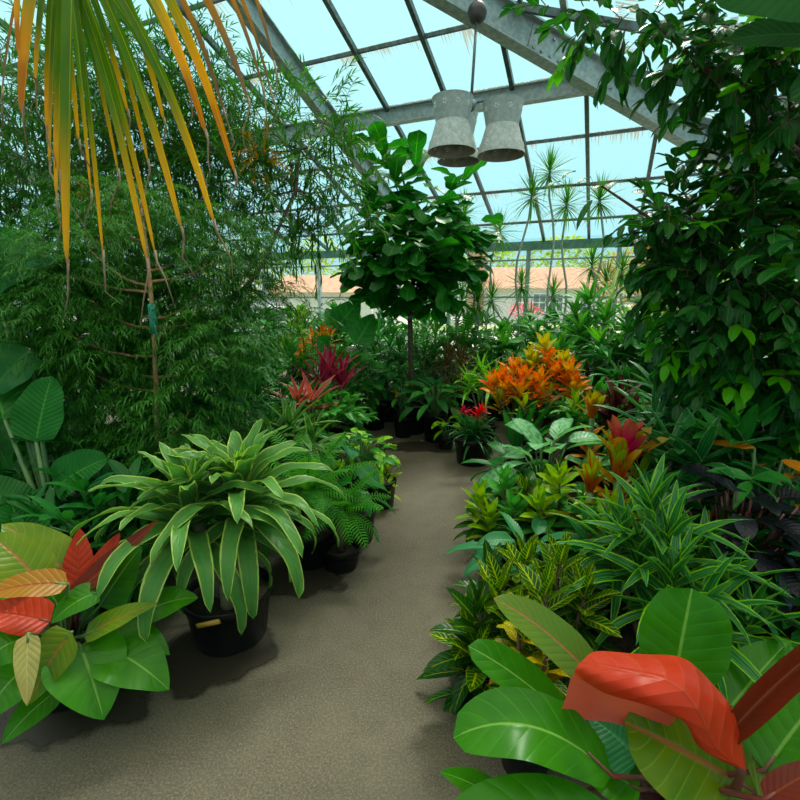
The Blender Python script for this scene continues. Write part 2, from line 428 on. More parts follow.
def stainmat():
    m, nt = newmat('damp_stain'); b = NB(nt)
    uv = b.n('ShaderNodeUVMap'); sp = b.n('ShaderNodeSeparateXYZ'); b.link(uv.outputs[0], sp.inputs[0])
    tco = b.n('ShaderNodeTexCoord'); no = b.n('ShaderNodeTexNoise'); no.inputs['Scale'].default_value = 7; no.inputs['Detail'].default_value = 5
    b.link(tco.outputs['Object'], no.inputs['Vector'])
    f = b.step(b.math('ADD', sp.outputs[0], b.math('MULTIPLY', b.math('SUBTRACT', no.outputs[0], .5), .9)), .98, .74)
    pr = b.n('ShaderNodeBsdfPrincipled'); pr.inputs['Base Color'].default_value = (.030, .024, .014, 1); pr.inputs['Roughness'].default_value = .5
    tr = b.n('ShaderNodeBsdfTransparent'); mx = b.n('ShaderNodeMixShader')
    b.link(b.math('MULTIPLY', f, .88), mx.inputs[0]); b.link(tr.outputs[0], mx.inputs[1]); b.link(pr.outputs[0], mx.inputs[2])
    out = b.n('ShaderNodeOutputMaterial'); b.link(mx.outputs[0], out.inputs[0])
    return m
M['wet'] = stainmat()
M['wet_old'] = plain('wet_concrete', (.035, .030, .020), (.07, .06, .04), rough=.38, scale=14)
M['ground'] = plain('pale_asphalt', (.40, .38, .34), (.55, .50, .44), rough=.9, scale=2)
M['verge'] = plain('dry_grass_verge', (.22, .30, .07), (.40, .42, .16), rough=.95, scale=5)
M['stucco'] = plain('white_stucco', (.72, .68, .62), (.62, .60, .56), rough=.9, scale=5)
M['rooftile'] = plain('terracotta_roof', (.40, .19, .11), (.50, .28, .17), rough=.85, scale=4)
M['brick'] = plain('brick', (.42, .19, .12), (.55, .30, .20), rough=.9, scale=9)
M['darkglass'] = plain('dark_window', (.06, .09, .12), (.12, .16, .2), rough=.15, scale=3)
M['white'] = plain('white_paint', (.80, .80, .78), (.70, .72, .72), rough=.4, scale=3)
M['rubber'] = plain('tyre_rubber', (.02, .02, .02), (.03, .03, .03), rough=.8)
M['meshgrey'] = plain('fence_grey', (.45, .48, .48), (.55, .58, .58), rough=.5, scale=6)

# ------------------------------------------------------------------ structure
fl = MB()
c0, c1, c2, c3 = B(-16, 13, 0), B(3.25, 13, 0), B(3.25, -.05, 0), B(-16, -.05, 0)
fl.v = [c0, c1, c2, c3, c0 - V((0, 0, .12)), c1 - V((0, 0, .12)), c2 - V((0, 0, .12)), c3 - V((0, 0, .12))]
for f_ in ((0, 1, 2, 3), (7, 6, 5, 4), (4, 5, 1, 0), (5, 6, 2, 1), (6, 7, 3, 2), (7, 4, 0, 3)):
    fl.quad(f_, [(0, 0), (1, 0), (1, 1), (0, 1)])
struct(fl.build('floor', M['floor'], smooth=False))
gd = MB()
gd.v = [V((-90, -40, -.13)), V((90, -40, -.13)), V((90, 130, -.13)), V((-90, 130, -.13))]
gd.quad((0, 1, 2, 3), [(0, 0), (1, 0), (1, 1), (0, 1)])
o = gd.build('outdoor_ground', M['ground'], smooth=False); struct(o)

EH = 2.59; SL = .36; UR = 3.21; DR = 6.5; UL = -16.0; BW = .743
def zroof(d): return EH + SL * d
PUR = [0, .95, 1.5, 2.47, 3.36, 4.13, 4.95, 5.75, 6.5]
PUR = [0, .6, 1.51, 2.47, 3.36, 4.13, 4.95, 5.75, 6.5]
glass = MB()
def pane(pts, uvs):
    b0 = len(glass.v); glass.v.extend(pts); glass.quad(tuple(range(b0, b0 + len(pts))), uvs)
def hipu(d): return UR - d          # the hip line
# main slope
bars = []
k = 0
u = -.405 + BW * 5
while u > UL:
    bars.append(u); u -= BW
bars.append(UL)
for i in range(len(bars) - 1):
    ua, ub = bars[i + 1], bars[i]
    for j in range(len(PUR) - 1):
        d0, d1 = PUR[j], PUR[j + 1]
        # clip with hip
        def hit(u_, d_): return u_ <= hipu(d_) + 1e-6
        poly = [(ua, d0), (ub, d0), (ub, d1), (ua, d1)]
        outp = []
        for q in range(4):
            A_, B_ = poly[q], poly[(q + 1) % 4]
            ia = A_[0] + A_[1] - UR <= 1e-9; ib = B_[0] + B_[1] - UR <= 1e-9
            if ia: outp.append(A_)
            if ia != ib:
                fa = A_[0] + A_[1] - UR; fb = B_[0] + B_[1] - UR
                s_ = fa / (fa - fb)
                outp.append((A_[0] + (B_[0] - A_[0]) * s_, A_[1] + (B_[1] - A_[1]) * s_))
        if len(outp) >= 3:
            pane([B(a_, b_, zroof(b_) + .06) for a_, b_ in outp], [(a_, (j + 1) * 1.0 - (b_ - d0) / (d1 - d0) * .999 + 20) for a_, b_ in outp])
# right slope (rises away from the right wall), as one row of panes between bars
rb = [i * .85 for i in range(0, 16)] + [13.0]
for i in range(len(rb) - 1):
    da, db = rb[i], min(rb[i + 1], 13.0)
    if db <= da: continue
    for j in range(len(PUR) - 1):
        s0, s1 = PUR[j], PUR[j + 1]
        pts = []
        poly = [(da, s0), (db, s0), (db, s1), (da, s1)]
        def lim(p): return min(p[0], 13 - p[0]) - p[1]      # >=0 inside
        outp = []
        for q in range(4):
            A_, B_ = poly[q], poly[(q + 1) % 4]
            fa, fb = lim(A_), lim(B_)
            if fa >= 0: outp.append(A_)
            if (fa >= 0) != (fb >= 0):
                s_ = fa / (fa - fb)
                outp.append((A_[0] + (B_[0] - A_[0]) * s_, A_[1] + (B_[1] - A_[1]) * s_))
        if len(outp) >= 3:
            pane([B(UR - b_, a_, zroof(b_) + .06) for a_, b_ in outp], [(a_, (j + 1) - (b_ - s0) / (s1 - s0) * .999 + 20) for a_, b_ in outp])
# rear slope
pane([B(UL, 13, EH + .06), B(UR, 13, EH + .06), B(UR - 6.5, 6.5, zroof(6.5) + .06), B(UL, 6.5, zroof(6.5) + .06)], [(0, 20), (9, 20), (9, 20.9), (0, 20.9)])
struct(glass.build('ceiling', M['roofglass'], smooth=False))

nrm = V((0, 0, 1))
g = MB()
for u in bars[:-1]:
    dtop = min(DR, UR - u)
    if dtop > .05:
        g.beam(B(u, 0, zroof(0) + .02), B(u, dtop, zroof(dtop) + .02), .045, .06)
for s_ in rb:
    top = min(s_, 13 - s_)
    if top > .05: g.beam(B(UR, s_, EH + .02), B(UR - top, s_, zroof(top) + .02), .045, .06)
for d in PUR[1:]:
    if d == 3.36: continue
    g.beam(B(UL, d, zroof(d) + .03), B(UR - d, d, zroof(d) + .03), .03, .035)
    g.beam(B(UR - d, d, zroof(d) + .03), B(UR - d, 13 - d, zroof(d) + .03), .03, .035)
k = 0
for i in range(14):
    u = UL + i * 1.4
    dtop = min(DR, UR - u)
    g.beam(B(u, 13, EH + .02), B(u, 13 - max(dtop, .1), zroof(dtop) + .02), .05, .06)
struct(g.build('trim_1', M['dsteel'], smooth=False))

def ibeam(mb, p0, p1, depth, width, th=.014, up=V((0, 0, 1))):
    p0 = V(p0); p1 = V(p1); d = (p1 - p0).normalized()
    sd = d.cross(up).normalized(); u2 = sd.cross(d)
    mb.beam(p0, p1, th, depth, up)
    for s_ in (-1, 1):
        mb.beam(p0 + u2 * s_ * depth / 2, p1 + u2 * s_ * depth / 2, width, th, up)
g = MB()
# heavy purlin, channel
ibeam(g, B(UL, 3.36, zroof(3.36) - .06), B(UR - 3.36, 3.36, zroof(3.36) - .06), .17, .10)
struct(g.build('trim_2', M['galv'], smooth=False))
# hip beam
g = MB()
hp0 = B(UR - .02, .02, EH - .12); hp1 = B(UR - DR, DR, zroof(DR) - .12)
hd = (hp1 - hp0).normalized()
ibeam(g, hp0, hp1, .27, .14, .016)
hs = hd.cross(V((0, 0, 1))).normalized(); hu = hs.cross(hd)
for q in (.34, .60, .76):
    pc = hp0.lerp(hp1, q)
    for sgn in (-1, 1):
        g.box(pc + hs * sgn * .014, (.5, .012, .22), (hd, hs, hu))
        for bi in range(5):
            for bj in (-.075, .075):
                c = pc + hd * (-.2 + bi * .1) + hu * bj + hs * sgn * .026
                g.tube([c - hs * .012, c + hs * .012], .016, 6)
struct(g.build('trim_3', M['galv'], smooth=False))
# frame rafters
for n_, u in ((4, -3.34), (5, -9.3), (6, -15.2)):
    g = MB()
    ibeam(g, B(u, 0, EH - .1), B(u, DR, zroof(DR) - .1), .22, .11, .014)
    ibeam(g, B(u, 13, EH - .1), B(u, DR, zroof(DR) - .1), .22, .11, .014)
    g.beam(B(u, .08, 0), B(u, .08, EH), .12, .16, HX)
    g.beam(B(u, 12.92, 0), B(u, 12.92, EH), .12, .16, HX)
    struct(g.build('trim_%d' % n_, M['galv'], smooth=False))
# eave beam, far side
g = MB()
g.beam(B(UL, 0, EH - .07), B(UR, 0, EH - .07), .12, .15)
g.beam(B(UR, 0, EH - .03), B(UR, 13, EH - .03), .12, .13)
g.beam(B(UL, 13, EH - .03), B(UR, 13, EH - .03), .12, .13)
struct(g.build('trim_7', M['greenpaint'], smooth=False))
# struts rising from the hip beam to the right slope
g = MB()
for q in (.30, .43, .62):
    pc = hp0.lerp(hp1, q)
    g.beam(pc + hu * .1 + UX * .25, pc + hu * .13 - V((0, 0, .0)) + UX * .25 - HX * 1.6 , .05, .07)
pc = hp0.lerp(hp1, .5)
g.beam(B(UR - 2.0, 2.1, zroof(2.0) - .1), B(UR - 2.0, 10.9, zroof(2.0) - .1), .09, .12)
struct(g.build('trim_8', M['galv'], smooth=False))

# far wall: posts, sill, low wall, panes
sill = .55
g = MB()
g.beam(B(UL, 0, sill / 2), B(UR, 0, sill / 2), .14, sill)
g.beam(B(UL, 0, sill + .02), B(UR, 0, sill + .02), .2, .05)
struct(g.build('wall_far', M['stucco'], smooth=False))
g = MB()
g.beam(B(UR, 0, sill / 2), B(UR, 13, sill / 2), .14, sill)
g.beam(B(UR, 0, sill + .02), B(UR, 13, sill + .02), .2, .05)
struct(g.build('wall_right', M['stucco'], smooth=False))
g = MB()
g.beam(B(UL, 13, sill / 2), B(UR, 13, sill / 2), .14, sill)
struct(g.build('wall_rear', M['stucco'], smooth=False))
g = MB()
g.beam(B(UL, 0, sill / 2), B(UL, 13, sill / 2), .14, sill)
for i in range(8):
    d = .1 + i * 1.83
    g.beam(B(UL, d, 0), B(UL, d, zroof(min(d, 13 - d))), .08, .08, HX)
struct(g.build('wall_left', M['stucco'], smooth=False))
wn = 1
postu = [3.21 - i * 1.486 - .15 for i in range(0, 13)]
g = MB(); gw = MB()
for u in postu:
    (gw if u < -3.6 else g).beam(B(u, 0, 0), B(u, 0, EH), .07, .09, HX)
for z in (2.28, 1.62):
    g.beam(B(UL, 0, z), B(UR, 0, z), .025, .03)
struct(g.build('trim_9', M['galv'], smooth=False))
struct(gw.build('trim_10', M['whitepost'], smooth=False))
g = MB()
for i in range(9):
    g.beam(B(UR, .6 + i * 1.55, 0), B(UR, .6 + i * 1.55, EH), .07, .09, HX)
    g.beam(B(UR - 1.3 - i * 2, 13, 0), B(UR - 1.3 - i * 2, 13, EH), .07, .09, HX)
struct(g.build('trim_11', M['galv'], smooth=False))
def wpane(a, b_, z0, z1, n):
    q = MB(); q.v = [V((a.x, a.y, z0)), V((b_.x, b_.y, z0)), V((b_.x, b_.y, z1)), V((a.x, a.y, z1))]
    q.quad((0, 1, 2, 3), [(0, 0), (1, 0), (1, 1), (0, 1)])
    struct(q.build('window_%d' % n, M['wallglass'], smooth=False))
wpane(B(UL, 0, 0), B(UR, 0, 0), sill, EH, 1)
wpane(B(UR, 0, 0), B(UR, 13, 0), sill, EH, 2)
wpane(B(UL, 13, 0), B(UR, 13, 0), sill, EH, 3)
q = MB(); q.v = [B(UL, 0, sill), B(UL, 13, sill), B(UL, 13, EH), B(UL, 6.5, zroof(6.5)), B(UL, 0, EH)]
q.quad((0, 1, 2, 3, 4), [(0, 0)] * 5)
struct(q.build('window_4', M['wallglass'], smooth=False))

# ------------------------------------------------------------------ leaves
def prof(a, b, base=0.0, waist=0.0):
    s0 = a / (a + b); mx = s0 ** a * (1 - s0) ** b
    def f(s):
        w = (max(s, 0) ** a) * (max(1 - s, 0) ** b) / mx
        if base: w = max(w, base * (1 - s * 1.5))
        if waist: w *= 1 - waist * math.exp(-((s - .38) / .12) ** 2)
        return w
    return f
P_LANCE = prof(.45, .9, .2)
P_STRAP = prof(.25, .55, .5)
P_OVATE = prof(.55, .75)
P_HEART = prof(.32, .8)
P_OBOV = prof(.9, .5, .12)
P_FIDDLE = prof(.55, .32, .25, .28)
P_THIN = prof(.15, .8, .7)
P_BROM = prof(.2, .22, .6)

def grid(mb, rows, m=0):
    b0 = len(mb.v); nc = len(rows[0]); nr = len(rows)
    for r in rows: mb.v.extend(r)
    for i in range(nr - 1):
        for j in range(nc - 1):
            mb.quad((b0 + i * nc + j, b0 + i * nc + j + 1, b0 + (i + 1) * nc + j + 1, b0 + (i + 1) * nc + j),
                    ((j / (nc - 1), i / (nr - 1)), ((j + 1) / (nc - 1), i / (nr - 1)), ((j + 1) / (nc - 1), (i + 1) / (nr - 1)), (j / (nc - 1), (i + 1) / (nr - 1))), m)

def leaf(mb, P, az, el, L, Wd, pf, droop=.7, fold=.25, rip=0, ripf=3, roll=0, nl=6, na=1, m=0, rng=random, curve=0):
    rows = []
    p = V(P); e = el; a = az
    ph = rng.random() * 6.28
    cr_, sr_ = math.cos(roll), math.sin(roll)
    for i in range(nl + 1):
        s = i / nl
        t = V((math.cos(e) * math.cos(a), math.cos(e) * math.sin(a), math.sin(e)))
        sd = V((math.sin(a), -math.cos(a), 0))
        nn = sd.cross(t)
        sd, nn = sd * cr_ + nn * sr_, nn * cr_ - sd * sr_
        w = Wd * .5 * pf(s)
        row = []
        for j in range(-na, na + 1):
            q = j / na
            off = fold * abs(q) * w
            if rip: off += rip * math.sin(ripf * 6.28 * s + ph + (1.6 if q < 0 else 0)) * abs(q) * Wd
            row.append(p + sd * (q * w * (1 - fold * .3)) + nn * off)
        rows.append(row)
        p = p + t * (L / nl)
        e -= droop / nl * (.4 + 1.2 * s)
        a += curve / nl
    grid(mb, rows, m)

def leafb(mb, P0, P1, P2, Wd, nh, pf, fold=.15, rip=0, ripf=3, nl=12, na=3, m=0, cup=0, ph=0):
    rows = []
    P0, P1, P2, nh = V(P0), V(P1), V(P2), V(nh)
    for i in range(nl + 1):
        s = i / nl
        p = P0 * (1 - s) ** 2 + P1 * 2 * s * (1 - s) + P2 * s * s
        t = ((P1 - P0) * (1 - s) + (P2 - P1) * s).normalized()
        sd = t.cross(nh).normalized(); nn = sd.cross(t)
        w = Wd * .5 * pf(s)
        row = []
        for j in range(-na, na + 1):
            q = j / na
            off = fold * abs(q) * w + cup * q * q * w
            if rip: off += rip * math.sin(ripf * 6.28 * s + ph + (1.9 if q < 0 else 0)) * abs(q) ** 1.4 * Wd
            row.append(p + sd * (q * w) + nn * off)
        rows.append(row)
    grid(mb, rows, m)

def potparts(root, r=.15, h=.26, at=None, tagc=False):
    c = V(root.location) if at is None else V(at)
    p = MB()
    p.lathe(c, [(.001, 0.0), (r * .78, 0), (r * .8, .01), (r * .93, h - .045), (r * .98, h - .04), (r * 1.0, h - .005), (r * .985, h), (r * .95, h), (r * .93, h - .04), (r * .9, h - .07)], 28)
    p.build('pot', M['pot'], root)
    s = MB(); s.lathe(c, [(r * .925, h - .05), (r * .5, h - .04), (.001, h - .035)], 20)
    s.build('soil', M['soil'], root)

def curve_pts(a, b, bend=V((0, 0, 0)), n=6):
    a = V(a); b = V(b)
    return [a.lerp(b, i / n) + bend * math.sin(PI * i / n) for i in range(n + 1)]

GA = 2.39996
def rosette(mb, c, n, L, Wd, pf, e0=1.3, e1=-.1, d0=.3, d1=1.2, stemh=.1, rng=random, m=0, fold=.3, rip=0, nl=6, na=1, jit=.25, Lin=.6, curve=0):
    for i in range(n):
        s = i / max(1, n - 1)          # 0 inner .. 1 outer
        az = i * GA + rng.uniform(-.3, .3)
        e = e0 + (e1 - e0) * s + rng.uniform(-jit, jit) * .6
        ll = L * (Lin + (1 - Lin) * min(1, s * 2)) * rng.uniform(.85, 1.12)
        leaf(mb, V(c) - V((0, 0, stemh * s)), az, e, ll, Wd * rng.uniform(.85, 1.1) * (.75 + .25 * min(1, s * 2)), pf, droop=d0 + (d1 - d0) * s, fold=fold,
             rip=rip, ripf=rng.uniform(2, 3.5), roll=rng.uniform(-.35, .35), nl=nl, na=na, m=m, rng=rng, curve=rng.uniform(-.3, .3) + curve)

SEED = [7]
def R_():
    SEED[0] += 1
    return random.Random(SEED[0])

def rosette_plant(name, label, heads, n, L, Wd, mat, pf=P_LANCE, e=(1.3, -.1), d=(.3, 1.3), stemh=.12, pot=(.15, .26), cane='cane', canr=.012,
                  fold=.3, rip=.0, inner=None, ninner=5, base=None, nl=7, na=1, group=None, cat='plant', part='foliage', Lin=.6, wob=.05):
    rng = R_()
    cx = sum((h.x for h in heads)) / len(heads); cy = sum((h.y for h in heads)) / len(heads)
    b = V((cx, cy, 0)) if base is None else V(base)
    root = thing(name, label, cat, b, group)
    if pot: potparts(root, *pot)
    ph = pot[1] - .04 if pot else 0
    for h in heads:
        st = MB()
        a = V((b.x + rng.uniform(-.03, .03), b.y + rng.uniform(-.03, .03), ph))
        bend = V((rng.uniform(-wob, wob), rng.uniform(-wob, wob), 0)) * min(1.5, (h.z - ph))
        cp = curve_pts(a, V(h) - V((0, 0, stemh * .4)), bend, 10)
        if wob > .1: cp = [q_ + V((math.sin(i_ * 1.3 + h.x * 9) * .035, math.cos(i_ * 1.1 + h.x * 5) * .03, 0)) * (1 if 0 < i_ < 10 else 0) for i_, q_ in enumerate(cp)]
        st.tube(cp, canr, 6)
        st.build('stem', M[cane], root)
        mb = MB()
        rosette(mb, h, n, L, Wd, pf, e[0], e[1], d[0], d[1], stemh, rng, 0, fold, rip, nl, na, Lin=Lin)
        mb.build(part, M[mat], root)
        if inner:
            m2 = MB(); rosette(m2, h + V((0, 0, .01)), ninner, L * .55, Wd * .8, pf, 1.45, .9, .1, .5, 0, rng, 0, fold, rip, nl, na)
            m2.build('young_leaf', M[inner], root)
    return root

def clump_plant(name, label, base, n, H, spread, L, Wd, mat, pf=P_OVATE, pot=(.15, .26), droop=.9, el=(1.35, .3), le=(.6, -.6), fold=.2, rip=.02, stem='gstem',
                each=False, na=2, nl=7, group=None, cat='plant', pr=.005, mats=None):
    # leaves on petioles that arch out of the pot
    rng = R_()
    b = V((base[0], base[1], 0))
    root = thing(name, label, cat, b, group)
    ph = 0
    if pot: potparts(root, *pot); ph = pot[1] - .05
    st = MB(); mb = MB(); extra = {}
    for i in range(n):
        s = (i + .5) / n
        az = i * GA + rng.uniform(-.3, .3)
        rr = spread * math.sqrt(s) * rng.uniform(.7, 1.1)
        zz = ph + (H - ph) * (1 - .55 * s * s) * rng.uniform(.8, 1.08)
        tipp = b + V((math.cos(az) * rr, math.sin(az) * rr, zz))
        start = b + V((math.cos(az) * .03, math.sin(az) * .03, ph))
        mid = start.lerp(tipp, .5) + V((0, 0, .12 * H)) - V((math.cos(az), math.sin(az), 0)) * rr * .12
        pts = [start * (1 - q) ** 2 + mid * 2 * q * (1 - q) + tipp * q * q for q in [k / 5 for k in range(6)]]
        st.tube(pts, pr, 5)
        tgt = mb
        if mats:
            mm = rng.choice(mats)
            if mm != mat: tgt = extra.setdefault(mm, MB())
        if each: tgt = MB()
        e = le[0] + (le[1] - le[0]) * s + rng.uniform(-.2, .2)
        leaf(tgt, tipp, az + rng.uniform(-.4, .4), e, L * rng.uniform(.75, 1.15), Wd * rng.uniform(.8, 1.1), pf, droop=droop, fold=fold, rip=rip, roll=rng.uniform(-.5, .5), nl=nl, na=na, rng=rng)
        if each: tgt.build('leaf', M[mat if not mats else mm], root)
    st.build('stem', M[stem], root)
    if not each:
        if mb.v: mb.build('foliage', M[mat], root)
        for k_, v_ in extra.items(): v_.build('foliage', M[k_], root)
    return root

def croton(name, label, heads, n, L, Wd, mats, pot=(.14, .25), pf=P_OVATE, e=(1.3, .1), d=(.1, .7), stemh=.14, base=None, na=2, cat='plant', group=None, rip=.03, lower=None):
    rng = R_()
    cx = sum((h.x for h in heads)) / len(heads); cy = sum((h.y for h in heads)) / len(heads)
    b = V((cx, cy, 0)) if base is None else V(base)
    root = thing(name, label, cat, b, group)
    if pot: potparts(root, *pot)
    ph = pot[1] - .04 if pot else 0
    st = MB(); sets = {}
    for i, h in enumerate(heads):
        a = b + V((rng.uniform(-.05, .05), rng.uniform(-.05, .05), ph))
        st.tube(curve_pts(a, V(h) - V((0, 0, .02)), V((0, 0, 0)), 5), .007, 5)
        mt = mats[i % len(mats)]
        mb = sets.setdefault(mt, MB())
        rosette(mb, h, n, L, Wd, pf, e[0], e[1], d[0], d[1], stemh, rng, 0, .25, rip, 6, na, Lin=.7)
        if lower:
            mb = sets.setdefault(lower, MB())
            rosette(mb, V(h) - V((0, 0, stemh)), n // 2 + 2, L * 1.1, Wd, pf, .6, -.4, .4, .9, .1, rng, 0, .25, rip, 6, na)
    st.build('stem', M['dbark'], root)
    for k_, v_ in sets.items():
        v_.build('foliage', M[k_], root)
    return root

def fern_plant(name, label, c, n, L, Wl, mat='fern', pot=(.15, .25), e=(1.2, .1), d=(.5, 1.3), group=None, leafw=.010, step=.018):
    rng = R_()
    b = V((c.x, c.y, 0)); root = thing(name, label, 'fern', b, group)
    if pot: potparts(root, *pot)
    st = MB()
    st.tube([V((c.x, c.y, pot[1] - .05)), V(c)], .03, 8)
    st.build('stem', M['dbark'], root)
    for i in range(n):
        s = i / (n - 1)
        az = i * GA + rng.uniform(-.2, .2); el_ = e[0] + (e[1] - e[0]) * s + rng.uniform(-.1, .1)
        ll = L * rng.uniform(.8, 1.1); dr = d[0] + (d[1] - d[0]) * s
        mb = MB()
        p = V(c); k_ = int(ll / step); ee = el_
        pts = []
        for q in range(k_ + 1):
            sq = q / k_
            t = V((math.cos(ee) * math.cos(az), math.cos(ee) * math.sin(az), math.sin(ee)))
            sd = V((math.sin(az), -math.cos(az), 0)); nn = sd.cross(t)
            pts.append(V(p))
            wl = Wl * (math.sin(PI * min(1, .12 + sq * .88)) ** .6) * (1 if sq < .97 else .4)
            if sq > .06:
                for sg in (-1, 1):
                    dr_ = (sd * sg + t * .45 - V((0, 0, .15))).normalized()
                    a = V(p); m_ = a + dr_ * wl * .55 + nn * .012; z_ = a + dr_ * wl - V((0, 0, wl * .12))
                    wv = t * leafw * .5
                    b0 = len(mb.v)
                    mb.v.extend([a - wv, a + wv, m_ + wv * 1.1, m_ - wv * 1.1, z_])
                    mb.quad((b0, b0 + 1, b0 + 2, b0 + 3), ((0, 0), (1, 0), (1, .5), (0, .5)))
                    mb.quad((b0 + 3, b0 + 2, b0 + 4), ((0, .5), (1, .5), (.5, 1)))
            p = p + t * (ll / k_); ee -= dr / k_ * (.4 + 1.2 * sq)
        mb.tube(pts, .003, 4)
        mb.build('frond', M[mat], root)
    return root

def rvec(rng):
    while True:
        v = V((rng.uniform(-1, 1), rng.uniform(-1, 1), rng.uniform(-1, 1)))
        if .01 < v.length < 1: return v
def blob(mb, st, C, R, n, tw, nleaf, L, Wd, pf, rng, up=.1, droopt=.6, m=0, m2=None, p2=0, nl=3, fold=.25, ldroop=.5, sr=.003, leafang=.8, na=1):
    C = V(C)
    for i in range(n):
        r = rvec(rng)
        p = C + V((r.x * R[0], r.y * R[1], r.z * R[2]))
        d = (V((r.x, r.y, r.z + up)) + rvec(rng) * .7).normalized()
        az = math.atan2(d.y, d.x); el = math.asin(max(-1, min(1, d.z)))
        pts = [V(p)]
        mm = m
        if m2 is not None and rng.random() < p2: mm = m2
        for k in range(nleaf):
            s = k / nleaf
            t = V((math.cos(el) * math.cos(az), math.cos(el) * math.sin(az), math.sin(el)))
            p = p + t * (tw / nleaf)
            pts.append(V(p))
            side = 1 if k % 2 else -1
            leaf(mb, p, az + side * leafang + rng.uniform(-.3, .3), el + rng.uniform(-.5, .3), L * rng.uniform(.7, 1.15), Wd * rng.uniform(.8, 1.15), pf,
                 droop=ldroop, fold=fold, roll=rng.uniform(-.6, .6), nl=nl, na=na, m=mm, rng=rng)
            el -= droopt / nleaf
        leaf(mb, p, az, el, L, Wd, pf, droop=ldroop, fold=fold, nl=nl, m=mm, rng=rng, na=na)
        st.tube(pts, sr, 3, cap=False)

# ================================================================== THINGS
# ---- hanging lamp cluster
lt = 3.9
LB = T(477, 13, lt)
hubp = T(471, 104, lt)
root = thing('pendant_lamp', 'pendant of three hourglass punched-metal shades hanging under the glass roof', 'lamp', hubp)
g = MB(); g.tube([hubp, LB], .012, 8); g.tube([LB, V((LB.x, LB.y, zroof(9.04 - (LB.x * HX.x + LB.y * HX.y))))], .02, 8)
g.build('rod', M['dsteel'], root)
g = MB(); g.lathe(LB, [(.001, -.085), (.04, -.075), (.07, -.045), (.082, 0), (.07, .045), (.04, .075), (.001, .085)], 20)
g.build('ball', M['blackball'], root)
g = MB(); g.lathe(hubp, [(.001, -.06), (.03, -.05), (.05, -.02), (.05, .01), (.03, .03), (.001, .045)], 16)
g.build('hub', M['galv'], root)
for (px, py, tt) in ((452, 126, lt - .1), (502, 130, lt - .05), (459, 139, lt + .42)):
    c = T(px, py, tt)
    g = MB(); e_ = V((c.x, c.y, c.z + .19))
    g.tube([hubp, hubp.lerp(e_, .5) + V((0, 0, .03)), e_, c + V((0, 0, .1))], .009, 6); g.build('arm', M['dsteel'], root)
    g = MB()
    sc = .82
    pr_ = [(.172, .245), (.165, .22), (.150, .12), (.138, .045), (.136, .03), (.145, -.0), (.170, -.10), (.200, -.215), (.203, -.235)]
    pr_ = [(a * sc * 1.18, b_ * sc) for a, b_ in pr_]
    SC = lambda L_: [(a * sc * 1.18, b_ * sc) for a, b_ in L_]
    g.lathe(c, pr_[:5], 32, 2); g.lathe(c, pr_[4:], 32)
    g.lathe(c, SC([(.198, -.235), (.195, -.215), (.165, -.10), (.140, 0), (.133, .04), (.145, .12), (.168, .245)]), 32, 1)
    g.lathe(c, SC([(.203, -.235), (.198, -.235)]), 32)
    g.lathe(c, SC([(.168, .245), (.172, .245)]), 32)
    # cross plate in the neck
    g.lathe(c, SC([(.137, .035), (.001, .035)]), 24, 1)
    # raised punched flowers round both bands
    sh = g.build('lamp_shade', [M['zinc'], M['zincin'], M['zinc_shaded']], root)
    for ring, (r0, z0, sl) in enumerate(((.156 * sc * 1.18, .165 * sc, .15), (.184 * sc * 1.18, -.155 * sc, -.27))):
        for k in range(9):
            a = 2 * PI * k / 9 + ring * .3
            out = V((math.cos(a), math.sin(a), 0)); tg = V((-math.sin(a), math.cos(a), 0)); upv = V((0, 0, 1))
            fl_ = MB()
            for off_r in (.001, -.009):
                cc = c + out * (r0 + off_r) + V((0, 0, z0))
                for q in range(6):
                    an = q * PI / 3
                    dd = tg * math.cos(an) + (upv + out * sl) * math.sin(an)
                    p1 = cc + dd * .006; p2 = cc + dd * .022
                    fl_.tube([p1, p1.lerp(p2, .5), p2], [.0015, .0045, .0015], 5)
            fl_.build('punched_flower', M['white'], sh)

# ---- foreground left philodendron
def hero_leaf(root, b, tp, tb, tt, hw, mat, arch=.03, nh=None, pf=P_HEART, fold=.15, rip=.015, cup=0, sag=0, petiole=None, pm='gstem', ripf=2.5, midoff=None):
    P0 = T(b[0], b[1], tb); P2 = T(tp[0], tp[1], tt)
    tm = (tb + tt) / 2
    P1 = (P0 + P2) / 2 + V((0, 0, arch))
    if midoff: P1 = T(midoff[0], midoff[1], midoff[2])
    if nh is None:
        nh = (V((0, 0, 1)) * .75 + (EYE - P0).normalized() * .6)
    wd = 2 * hw * tm / F
    mb = MB()
    leafb(mb, P0, P1, P2, wd, nh, pf, fold, rip, ripf, 16, 4, 0, cup, ph=random.Random(int(b[0] * 7 + tp[1])).random() * 6)
    o = mb.build('leaf', M[mat], root)
    if petiole is not None:
        st = MB()
        m_ = (P0 + petiole) / 2 + V((0, 0, .03))
        st.tube([petiole, m_, P0, P0.lerp(P1, .3)], [.008, .007, .006, .003], 6)
        st.build('petiole', M[pm], root)
    return o
base = G(72, 690); base = V((base.x, base.y + .02, 0))
root = thing('philodendron', 'low philodendron with glossy green, orange and red leaves at left front of path', 'plant', base)
potparts(root, .17, .2)
cr0 = T(78, 622, 1.78)
